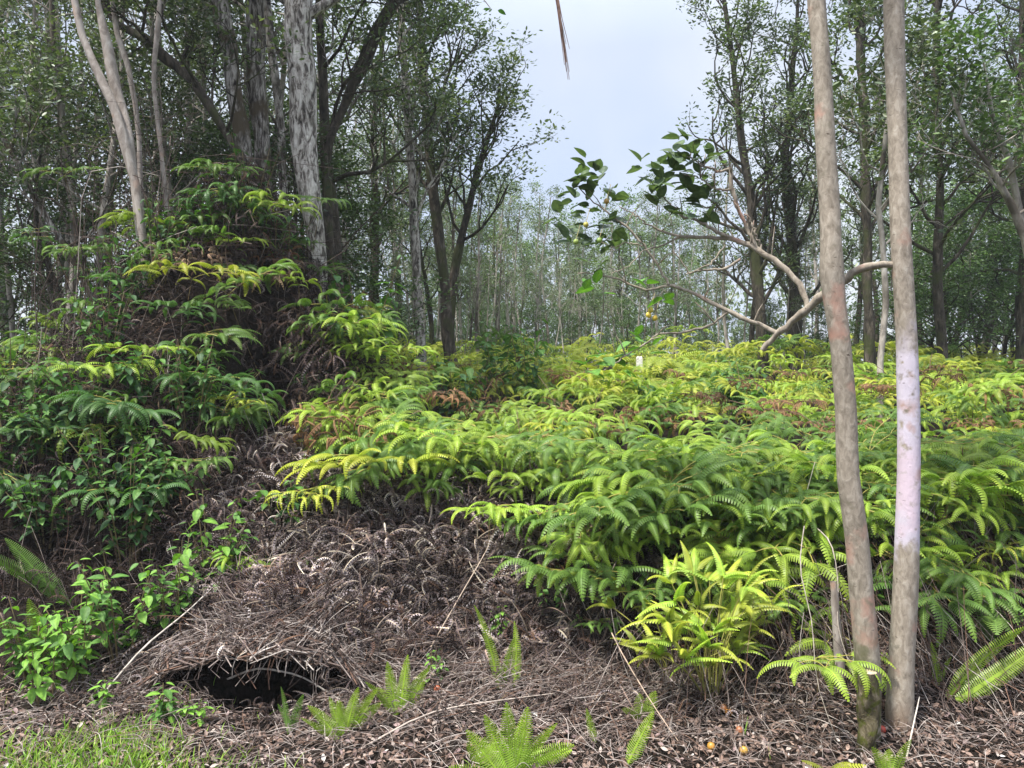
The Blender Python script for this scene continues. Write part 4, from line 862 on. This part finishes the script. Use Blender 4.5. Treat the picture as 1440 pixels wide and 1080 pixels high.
# background trees: prototypes and copies
def proto_tree(kind, seed):
    r = rs(seed); H = {'tall': 8.5, 'slender': 7.5, 'bushy': 4.2, 'bare': 6.0}[kind]
    n = 24; t = np.linspace(0, 1, n); a, b = r.rand()*6, r.rand()*6
    P = np.stack([.22*np.sin(t*3+a)-.22*sin(a)+.08*np.sin(t*9+b)-.08*sin(b), .18*np.sin(t*4+b)-.18*sin(b), t*H], 1)
    rd = {'tall': .095, 'slender': .055, 'bushy': .045, 'bare': .035}[kind]*(1-.8*t)+.008
    kw = {'tall': dict(b0=.30, nb=20, blen=1.5, up=1.25, cols=LGP*.8, leafs=13, lsize=.085, cluster=.13, sub=3, mat=M_bark_dark),
          'slender': dict(b0=.30, nb=18, blen=1.15, up=1.1, cols=LGP, leafs=11, lsize=.08, cluster=.12, sub=3, mat=M_bark_thin),
          'bushy': dict(b0=.08, nb=22, blen=1.3, up=.8, cols=LGB, leafs=14, lsize=.09, cluster=.15, sub=3, mat=M_bark_dark),
          'bare': dict(b0=.45, nb=12, blen=.9, up=1.2, cols=LGP, leafs=5, lsize=.07, cluster=.12, sub=3, mat=M_bark_thin)}[kind]
    m = kw.pop('mat'); e = empty('%s_tree' % {'tall': 'tall', 'slender': 'slender', 'bushy': 'bushy', 'bare': 'bare_stemmed'}[kind])
    tr, cr = tree_parts(P, rd, seed, sides=7, knob=.08, **kw); tr.obj('trunk', m, e, smooth=True); cr.obj('crown', M_leaf, e); return e
PT = {}
def bg_tree(kind, v, x, y, sc, rz, label, group, tint=(1, 1, 1)):
    key = (kind, v)
    if key not in PT: o = PT[key] = proto_tree(kind, 500+v*17+len(kind))
    else: o = copy_tree(PT[key])
    o.location = (x, y, float(T(x, y))-.1); o.rotation_euler = (0, 0, rz); o.scale = (sc, sc, sc*(.92+.16*((v*7+int(x*13)) % 10)/10)); colour_all(o, tint)
    tag(o, label, 'tree', group)
q = rs(321)
def band(n, kinds, u0, u1, y0, y1, sc, label, group, topy=None, tint=None):
    for i in range(n):
        y = q.uniform(y0, y1); u = u0+(u1-u0)*((i+q.uniform(.1, .9))/n); x = (u-720)/F*y; k = kinds[q.randint(len(kinds))]
        s = q.uniform(*sc)
        if topy is not None:      # keep tops at the photo's canopy line
            H = {'tall': 9.4, 'slender': 8.2, 'bushy': 5.2, 'bare': 6.6}[k]; tp = np.interp(u, *topy); zt = EYE+(540-tp)/F*y; s = max(.35, (zt-float(T(x, y)))/H*q.uniform(.8, 1.0))
        c = (1, 1, 1) if tint is None else tuple(np.array(tint)*q.uniform(.8, 1.2))
        bg_tree(k, q.randint(3), x, y, s, q.rand()*6.28, ordn(i, n)+' of the '+label, group, c)
MIDTOP = ([440, 640, 700, 790, 850, 880, 930, 980, 1020], [90, 200, 225, 255, 300, 235, 240, 270, 250])
band(20, ['slender', 'slender', 'bare', 'tall'], 470, 1010, 19, 27, (.8, 1.), 'hazy grey-green trees in the far stand', 'trees of the far middle stand', MIDTOP, (.95, .97, .9))
band(16, ['slender', 'bushy', 'slender'], 560, 1020, 27, 36, (.8, 1.), 'small pale trees at the very back', 'trees at the very back', MIDTOP, (1.1, 1.12, 1.05))  # lightened tint paints extra haze onto the rearmost trees
band(30, ['bare'], 560, 900, 13.5, 19, (.55, .75), 'thin bare pale stems mid-distance', 'thin pale stems in the middle', ([600, 900], [330, 350]))
band(10, ['bushy'], 480, 900, 14, 19, (.4, .6), 'low bushy trees before the far stand', 'low bushy trees in the middle', ([480, 900], [380, 420]), (.9, .9, .9))
band(15, ['tall', 'slender', 'slender'], -60, 560, 10, 19, (.85, 1.15), 'dark leafy trees behind the left trunks', 'trees of the left wood', None, (.9, .9, .9))
band(12, ['bushy'], -80, 540, 8.5, 12, (.6, .95), 'bushy trees behind the left mound', 'bushy trees behind the left mound', None, (.8, .8, .8))
RT = ([990, 1050, 1160, 1200, 1240, 1290, 1330, 1400, 1500], [170, 90, 130, 120, 10, -20, 90, -40, -80])
band(15, ['tall', 'slender', 'slender'], 1020, 1520, 14, 24, (.9, 1.1), 'dark leafy trees in the right wood', 'trees of the right wood', RT, (.9, .9, .9))
band(12, ['bushy'], 1260, 1500, 12.5, 17, (.7, 1.), 'bright bushy trees right of the lilac trunk', 'bright bushy trees on the right', ([1260, 1500], [230, 200]), (1.2, 1.25, 1.1))
band(10, ['bare', 'slender'], 1020, 1440, 13, 16, (.5, .8), 'slim pale stems edging the right wood', 'pale stems of the right wood', ([1000, 1500], [300, 250]))
band(12, ['bushy'], 990, 1270, 15, 20, (.7, 1.), 'low bushes under the right wood', 'low bushes under the right wood', ([1000, 1500], [400, 400]), (.8, .8, .8))
band(12, ['bare', 'slender'], -60, 330, 8.3, 10.5, (.7, 1.), 'thin dark stems left of the thick trunks', 'thin stems on the far left', None, (.7, .7, .7))
band(9, ['slender', 'tall'], 470, 720, 13, 18, (.7, 1.), 'leafy trees just left of the open sky', 'leafy trees left of the open sky', ([470, 600, 720], [60, 120, 210]), (1, 1.05, .95))
band(22, ['bushy'], 540, 1010, 20, 27, (.7, 1.), 'low bushes in the far middle stand', 'low bushes of the far middle stand', ([500, 1010], [390, 400]), (.9, .95, .85))
band(14, ['slender'], 560, 1010, 17, 24, (.7, 1.), 'slim leafy trees closing the middle view', 'slim leafy trees closing the middle', MIDTOP, (1., 1.05, .9))
# far wood that reads as one mass
mb = MB(); q = rs(66); n = 26000; a = q.uniform(-.95, .95, n); y = q.uniform(34, 46, n); x = np.tan(a*.8)*y
hh = 2.3+q.rand(n)**1.2*(6.0+1.8*wav(x, y, 9, .5)+5.5*sm(np.abs(x/y-.02), .28, .45))
scatter(mb, LQ, np.stack([x, y, hh], 1), mats_euler(q.normal(size=n), q.normal(size=n), q.rand(n)*6.28), q.uniform(.16, .42, n), .9*LGP[q.randint(0, 4, n)]*q.uniform(.8, 1.3, n)[:, None])
tag(mb.obj('distant_wood', M_leaf), 'distant grey-green wood closing the view between the trunks', 'wood', kind='stuff')

# ------------------------------------------------------------------ guava trees in front right
def guava_leaves(mb, tips, seed, n=6, size=.10, col=np.array([.05, .12, .04]), up=0.2):
    r = rs(seed)
    for (c, d) in tips:
        for k in range(n):
            az = k*2.4+r.rand(); rot = rotz(az)@roty(r.uniform(-.9, .6)-up*.3)@rotx(r.uniform(-.5, .5)); s = size*r.uniform(.7, 1.15)
            pos = np.asarray(c)+r.normal(size=3)*.02
            mb.addp(xf(LEAFG, rot, pos+rot@np.array([.015, 0, 0]), s), col*r.uniform(.75, 1.3)*np.array([1, 1, r.uniform(.8, 1.2)]))
Lp = [(1148, -60, 3.5, 25), (1148, 0, 3.48, 25), (1153, 60, 3.46, 24), (1157, 120, 3.45, 24), (1161, 200, 3.43, 26), (1166, 290, 3.42, 27), (1168, 345, 3.4, 28), (1169, 381, 3.4, 33), (1173, 420, 3.4, 30), (1182, 485, 3.4, 28), (1190, 580, 3.4, 29), (1193, 670, 3.4, 30), (1205, 760, 3.4, 31), (1216, 881, 3.4, 33), (1221, 945, 3.4, 34), (1222, 1002, 3.4, 31), (1223, 1075, 3.4, 28)]
Rp = [(1255, -60, 3.6, 27), (1256, 0, 3.58, 27), (1260, 120, 3.55, 26), (1264, 240, 3.52, 25), (1266, 330, 3.5, 26), (1268, 375, 3.5, 27), (1276, 485, 3.5, 28), (1278, 580, 3.5, 29), (1278, 670, 3.5, 31), (1275, 760, 3.5, 32), (1271, 881, 3.5, 33), (1268, 945, 3.5, 34), (1265, 1002, 3.5, 37), (1264, 1030, 3.5, 34), (1265, 1060, 3.5, 26)]
KG = dict(b0=.92, nb=7, blen=.55, up=.9, cols=np.array([[.05, .12, .04], [.07, .15, .05]]), leafs=7, lsize=.11, cluster=.16, sub=4)
hero_tree('guava_tree', 'left of the two smooth tan guava trunks in the right foreground, slightly crooked', Lp, M_guava_l, 150, 1.8, sides=28, knob=.025, seed=31, **KG)
gr = hero_tree('guava_tree', 'right of the two guava trunks, whitish lilac on its lower half', Rp, M_guava_r, 150, 1.8, sides=28, knob=.025, seed=32, **KG)
base = np.array(gr.location)
def gbranch(lst, n=24, knob=.06, sides=10):
    p, w = ppath(lst, n); w = w*.82; w = w*(1+.10*np.sin(np.arange(n)*1.7+lst[0][0])); p = p+rs(int(lst[0][1])).normal(size=p.shape)*.0035; p[0] = ppath(lst, n)[0][0]; return tube(p-base, w, sides, knob, int(lst[0][0]))
br = MB()
BRS = [
 [(1264, 372, 3.5, 10), (1235, 373, 3.52, 13), (1205, 378, 3.56, 15), (1180, 398, 3.62, 16), (1150, 422, 3.7, 15), (1120, 447, 3.78, 13), (1092, 470, 3.85, 11), (1072, 492, 3.9, 8)],
 [(1135, 435, 3.74, 9), (1131, 412, 3.76, 10), (1112, 385, 3.8, 11), (1085, 362, 3.85, 11), (1055, 345, 3.9, 10), (1033, 337, 3.95, 8), (990, 332, 4.0, 6), (955, 334, 4.05, 5), (930, 325, 4.1, 4), (905, 315, 4.1, 3)],
 [(1094, 469, 3.85, 8), (1060, 453, 3.9, 8), (1025, 438, 3.95, 8), (990, 420, 4.0, 7), (960, 406, 4.05, 6), (940, 400, 4.1, 5), (905, 411, 4.1, 4), (880, 395, 4.1, 4), (850, 387, 4.15, 3), (812, 384, 4.2, 2)],
 [(940, 400, 4.08, 5), (925, 372, 4.1, 4), (905, 345, 4.1, 4), (880, 318, 4.1, 4), (850, 297, 4.12, 3), (825, 275, 4.15, 2), (812, 262, 4.15, 2)],
 [(1066, 352, 3.88, 6), (1052, 325, 3.9, 6), (1040, 300, 3.9, 6), (1030, 272, 3.9, 8), (1028, 245, 3.9, 8), (1026, 236, 3.9, 9)],
 [(1028, 238, 3.9, 5), (1010, 242, 3.88, 4), (990, 233, 3.86, 3), (970, 222, 3.85, 2), (950, 212, 3.85, 2)],
 [(1028, 268, 3.9, 4), (1005, 266, 3.9, 3), (985, 250, 3.9, 2), (960, 245, 3.9, 2)],
 [(1033, 337, 3.95, 7), (1010, 328, 3.95, 6), (985, 312, 3.95, 5), (960, 305, 3.98, 4), (940, 285, 4.0, 3), (925, 270, 4.0, 2)],
 [(1025, 438, 3.95, 4), (1005, 455, 3.98, 4), (970, 467, 4.0, 4), (925, 470, 4.0, 3), (905, 485, 4.0, 3), (880, 500, 4.0, 3), (850, 520, 3.95, 2)],
 [(905, 345, 4.1, 3), (880, 340, 4.1, 2), (860, 350, 4.1, 2), (845, 340, 4.1, 1.5)],
 [(955, 334, 4.05, 3), (930, 345, 4.05, 3), (905, 352, 4.05, 2), (885, 375, 4.05, 2), (860, 385, 4.05, 1.5)],
 [(910, 315, 4.1, 3), (890, 300, 4.1, 2), (870, 290, 4.1, 2)],
 [(1070, 350, 3.88, 4), (1058, 315, 3.9, 4), (1048, 300, 3.9, 3)],
 [(1020, 345, 4.3, 3), (1000, 370, 4.3, 3), (970, 385, 4.3, 3), (955, 365, 4.3, 2), (945, 352, 4.3, 2)],
 [(1040, 365, 4.3, 5), (1020, 378, 4.3, 5), (990, 380, 4.3, 4), (965, 385, 4.3, 3)],
]
for b in BRS: br.addp(gbranch(b))
q = rs(14)
for b in BRS[1:9]:                      # small bare twigs
    for _ in range(5):
        i = q.randint(1, len(b)-1); x, y, Yd, w = b[i]; l = q.uniform(15, 45); a = q.uniform(-2.6, -.4)
        br.addp(tube(np.stack([at(x, y, Yd), at(x+cos(a)*l*.5, y+sin(a)*l*.5-3, Yd+q.uniform(-.1, .1)), at(x+cos(a)*l, y+sin(a)*l, Yd+q.uniform(-.2, .2))])-base, [.004, .003, .0015], 4))
bo = br.obj('branch', M_guava_l, gr, smooth=True); bo['label'] = 'long crooked side branch reaching left behind the other guava trunk'
lf = MB(); tips = []
for (x, y) in [(830, 232), (822, 255), (800, 268), (812, 282), (843, 250), (792, 300), (826, 300), (858, 275), (845, 322), (856, 340), (808, 335), (798, 322), (835, 345), (842, 372), (868, 318), (815, 262)]:
    tips.append((at(x, y, 4.13+q.uniform(-.1, .1))-base, 0))
for (x, y) in [(950, 210), (985, 212), (908, 232), (918, 255), (940, 238), (965, 228), (978, 240), (1000, 226), (935, 262), (955, 245), (972, 270), (985, 282), (1000, 285), (968, 292), (985, 302), (925, 285), (945, 218), (962, 205), (925, 245)]:
    tips.append((at(x, y, 3.92+q.uniform(-.1, .1))-base, 0))
guava_leaves(lf, tips, 3, 5, .098, np.array([.085, .125, .075]))
guava_leaves(lf, [(at(x, y, 4.0)-base, 0) for (x, y) in [(900, 478), (912, 492), (838, 500), (832, 520), (850, 505), (930, 420), (880, 500), (828, 403), (840, 412), (900, 400), (868, 520)]], 4, 3, .10, np.array([.10, .22, .045]))
lf.obj('leaves', M_broad, gr, smooth=True)
def ball(c, rr, col, seed, mbx, nseg=10):
    th = np.linspace(0, pi, 8)[:, None]; ph = np.linspace(0, 2*pi, nseg, endpoint=False)[None]; z = np.cos(th)*1.08+0*ph; s = np.sin(th)
    s = s+.004; V = np.stack([s*np.cos(ph), s*np.sin(ph), z], -1).reshape(-1, 3)*rr+c
    i = np.arange(7)[:, None]*nseg; j = np.arange(nseg)[None]; k = (j+1) % nseg
    mbx.add(V, np.stack([i+j, i+j+nseg, i+k+nseg, i+k], -1).reshape(-1, 4), col)
for (x, y, c) in [(912, 443, (.62, .45, .05)), (921, 447, (.60, .42, .05)), (853, 283, (.45, .28, .08)), (824, 316, (.40, .35, .07)), (843, 338, (.2, .3, .06)), (810, 340, (.25, .33, .07)), (915, 436, (.5, .42, .06))]:
    fm = MB(); ball(at(x, y, 4.0 if x > 900 else 4.08)-base, .0145, c, 1, fm)
    fm.addp(tube(np.stack([at(x, y-3, 4.02)-base, at(x+6, y-24, 4.05)-base]), .0016, 4), (.3, .25, .1)); fm.obj('fruit', M_fruit, gr, smooth=True)
# fallen fruit
for (x, y, lab, c) in [(1000, 1060, 'orange fallen guava nearest the bottom, left of the pair', (.60, .30, .05)), (1046, 1064, 'yellow-orange fallen guava right of the bottom pair', (.62, .36, .06)), (1025, 1012, 'orange fallen guava under the yellow-green clump', (.55, .24, .05)), (1018, 1006, 'brownish fallen guava touching the one under the clump', (.40, .16, .05)), (615, 978, 'red-brown fallen guava by the sword fern tuft', (.42, .12, .06)), (1040, 1036, 'small reddish fallen guava above the bottom pair', (.38, .14, .06)), (1240, 1036, 'bright red fallen guava between the guava trunks', (.55, .07, .04))]:
    fm = MB(); ball(np.zeros(3), .018, np.array(c)*.7, 1, fm); p = hit(x, y, .0); o = fm.obj('fallen_fruit', M_fruit, smooth=True, loc=(p[0], p[1], float(T(p[0], p[1]))+.024)); tag(o, lab, 'fruit')
    st = MB(); st.addp(tube([[0, 0, .016], [.003, 0, .026]], .003, 5), (.1, .07, .04)); st.obj('calyx', M_stick, o)
for (x, y, lab, sz) in [(948, 1034, 'white dry leaf lying under the yellow-green clump', .07), (752, 1005, 'pale dry leaf on the sticks in the bottom middle', .05), (610, 1000, 'small pale leaf left of the single upright fern', .04)]:
    m2 = MB(); m2.addp(LIT, (.68, .66, .62)); p = hit(x, y, .02); o = m2.obj('dry_leaf', M_litter, loc=tuple(p)); o.scale = (sz,)*3; o.rotation_euler = (.5, .2, 1.0+x); tag(o, lab, 'leaf')
# thin dead stem behind the left guava trunk, cut stub at its foot
p_, w_ = ppath([(1172, 818, 3.75, 9), (1176, 870, 3.75, 11), (1180, 930, 3.75, 13), (1184, 990, 3.75, 14), (1186, 1040, 3.75, 15)], 30)
m2 = MB(); m2.addp(tube(p_, w_, 12, .06, 3)); tag(m2.obj('broken_sapling', M_bark_smooth, smooth=True), 'thin broken-off dead stem standing just left of the left guava trunk', 'sapling')
p_, w_ = ppath([(1222, 945, 3.27, 20), (1221, 955, 3.27, 29), (1220, 1000, 3.28, 27), (1219, 1080, 3.28, 27), (1220, 1120, 3.28, 31)], 30)
m2 = MB(); V, Fc, Cc = tube(p_, w_, 14, .12, 9); m2.add(V, Fc, Cc); tag(m2.obj('mossy_stump', bark('mossy_stump_bark', [(.35, (.03, .025, .015)), (.55, (.12, .10, .06)), (.7, (.22, .19, .14))], (14, 14, 6), 2, 1, .02, patches=[(34, .50, .60, (.075, .08, .018))]), smooth=True), 'mossy cut-off stub in front of the base of the left guava trunk', 'stump')
m3 = MB(); c = p_[0]; a = np.arange(14)*2*pi/14; rim = np.stack([c[0]+np.cos(a)*w_[0]*1.02, c[1]+np.sin(a)*w_[0]*1.02, np.full(14, c[2]+.001)], 1)
m3.add(np.vstack([rim, [c+[0, 0, .004]]*1]), np.array([[i, (i+1) % 14, 14] for i in range(14)]), (.35, .28, .2)); o = m3.obj('cut_face', M_stick, bpy.data.objects['mossy_stump'])

# tangled vines and dead fronds draped up the trunks of the left group
mb = MB(); q = rs(202)
for k in range(330):
    u = q.uniform(40, 460); Y = q.uniform(6.6, 8.9); x = (u-720)/F*Y; z0 = float(T(x, Y)); h = q.uniform(.5, 2.4)*(1 if Y > 7.9 or u < 230 else .4)
    a = q.rand()*6.28; P = smooth_path([[x, Y, z0-.05], [x+q.normal()*.15, Y+q.normal()*.12, z0+h*.5], [x+q.normal()*.3, Y+q.normal()*.2, z0+h], [x+q.normal()*.45, Y+q.normal()*.25, z0+h*q.uniform(.75, 1.15)]], 9)
    mb.addp(tube(P, np.linspace(.0045, .0018, 9)*q.uniform(.6, 1.6), 3), SCOL[q.choice(5, p=[.05, .25, .02, .66, .02])]*.75)
tag(mb.obj('vine_tangle', M_stick), 'tangle of thin dark vines and dead stems rising round the left trunks', 'vines', kind='stuff')
mb = MB(); n = 2600; kk = q.randint(0, 8, n); u = q.uniform(170, 470, n); Y = q.uniform(6.7, 8.0, n); x = (u-720)/F*Y; hz = T(x, Y)+q.rand(n)**1.8*.95*np.clip(1-np.abs(u-340)/190, .1, 1)
for i in range(8):
    m_ = kk == i; m = m_.sum(); scatter(mb, deadP[i], np.stack([x[m_], Y[m_], hz[m_]], 1), mats_euler(q.uniform(-1.2, 1.2, m), q.uniform(.2, 1.4, m), q.rand(m)*6.28), q.uniform(.7, 1.5, m), DC[q.choice(6, m, p=[.2, .05, .55, .12, .08, 0])])
n = 900; kk = q.randint(0, 8, n); x = q.uniform(-2.4, -1.45, n); Y = q.uniform(6.3, 7.0, n); hz = q.uniform(.5, 2.3, n)
hz = np.minimum(hz, T(x, np.full(n, 7.1))+.1)
for i in range(8):
    m_ = kk == i; m = m_.sum(); scatter(mb, deadP[i], np.stack([x[m_], Y[m_], hz[m_]], 1), mats_euler(q.uniform(-1.2, 1.2, m), q.uniform(.6, 1.5, m), q.rand(m)*6.28), q.uniform(.7, 1.6, m), DC[q.choice(6, m, p=[.2, .05, .6, .10, .05, 0])])
tag(mb.obj('hanging_dead_ferns', M_dead), 'skirts of withered dark fern hanging between the left trunks', 'dead ferns', kind='stuff')

# white stake, hanging root
p = at(899, 530, 11.8); m2 = MB(); b = .045
z0 = float(T(p[0], p[1])); z1 = EYE+(540-501)/F*11.8
V = np.array([[sx*b, sy*b*.6, z] for z in (0, z1-z0-.03) for sx, sy in ((-1, -1), (1, -1), (1, 1), (-1, 1))]+[[sx*b*.7, sy*b*.4, z1-z0] for sx, sy in ((-1, -1), (1, -1), (1, 1), (-1, 1))])
m2.add(V, [[0, 1, 5, 4], [1, 2, 6, 5], [2, 3, 7, 6], [3, 0, 4, 7], [4, 5, 9, 8], [5, 6, 10, 9], [6, 7, 11, 10], [7, 4, 8, 11], [8, 9, 10, 11]], (.72, .70, .62))
tag(m2.obj('stake', M_stick, loc=(p[0], p[1], z0)), 'short whitish stake standing at the back of the fern slope', 'stake')
m2 = MB(); q = rs(4)
for k in range(9):
    o = q.uniform(-3, 3); l = q.uniform(60, 112) if k > 2 else 112
    P = smooth_path([at(770+q.uniform(-8, 4), -60, 4.0), at(783+o*.6, -5, 4.0), at(788+o*.6, l*.35, 4+q.uniform(-.02, .02)), at(793+o, l*.7, 4.0), at(797+o*1.3, l, 4.0)], 14)
    m2.addp(tube(P, np.linspace(.004, .0012, 14), 4), (.16, .10, .08))
tag(m2.obj('hanging_root', M_stick), 'bundle of thin dark aerial roots hanging into the open sky at the top', 'root')
m2 = MB(); P = smooth_path([at(655, -60, 4.2), at(668, -10, 4.2), at(684, 2, 4.2), at(690, 12, 4.2)], 8); m2.addp(tube(P, np.linspace(.004, .002, 8), 4), (.2, .15, .1))
e = empty('leafy_twig', at(655, -60, 4.2), label='tiny twig tip with two dark leaves dipping in at the top middle', cat='twig'); b0 = at(655, -60, 4.2)
m3 = MB(); m3.add(np.vstack(m2.v)-b0, m2.f[0], m2.c[0]); m3.obj('stem', M_stick, e); m3 = MB(); guava_leaves(m3, [(at(684, 14, 4.2)-b0, 0)], 5, 3, .045); m3.obj('leaves', M_broad, e)
print('objects', len(bpy.data.objects), 'polys', sum(len(o.data.polygons) for o in bpy.data.objects if o.type == 'MESH' and o.data.users == 1))

# ------------------------------------------------------------------ air
HZ = True
if HZ:
    hm = bpy.data.materials.new('forest_haze'); hm.use_nodes = True; nt = hm.node_tree; nt.nodes.clear()
    o_ = N(nt, 'ShaderNodeOutputMaterial'); v_ = N(nt, 'ShaderNodeVolumePrincipled'); v_.inputs['Color'].default_value = (.86, .92, 1., 1); v_.inputs['Density'].default_value = .0013
    nt.links.new(v_.outputs[0], o_.inputs['Volume'])
    hb = MB(); x0, x1, y0, y1, z0, z1 = -900, 900, -300, 900, -2, 16
    hb.add([[x0, y0, z0], [x1, y0, z0], [x1, y1, z0], [x0, y1, z0], [x0, y0, z1], [x1, y0, z1], [x1, y1, z1], [x0, y1, z1]], [[0, 3, 2, 1], [4, 5, 6, 7], [0, 1, 5, 4], [1, 2, 6, 5], [2, 3, 7, 6], [3, 0, 4, 7]])
    tag(hb.obj('haze', hm), 'thin pale humid air that softens the far trees', 'haze', kind='stuff')
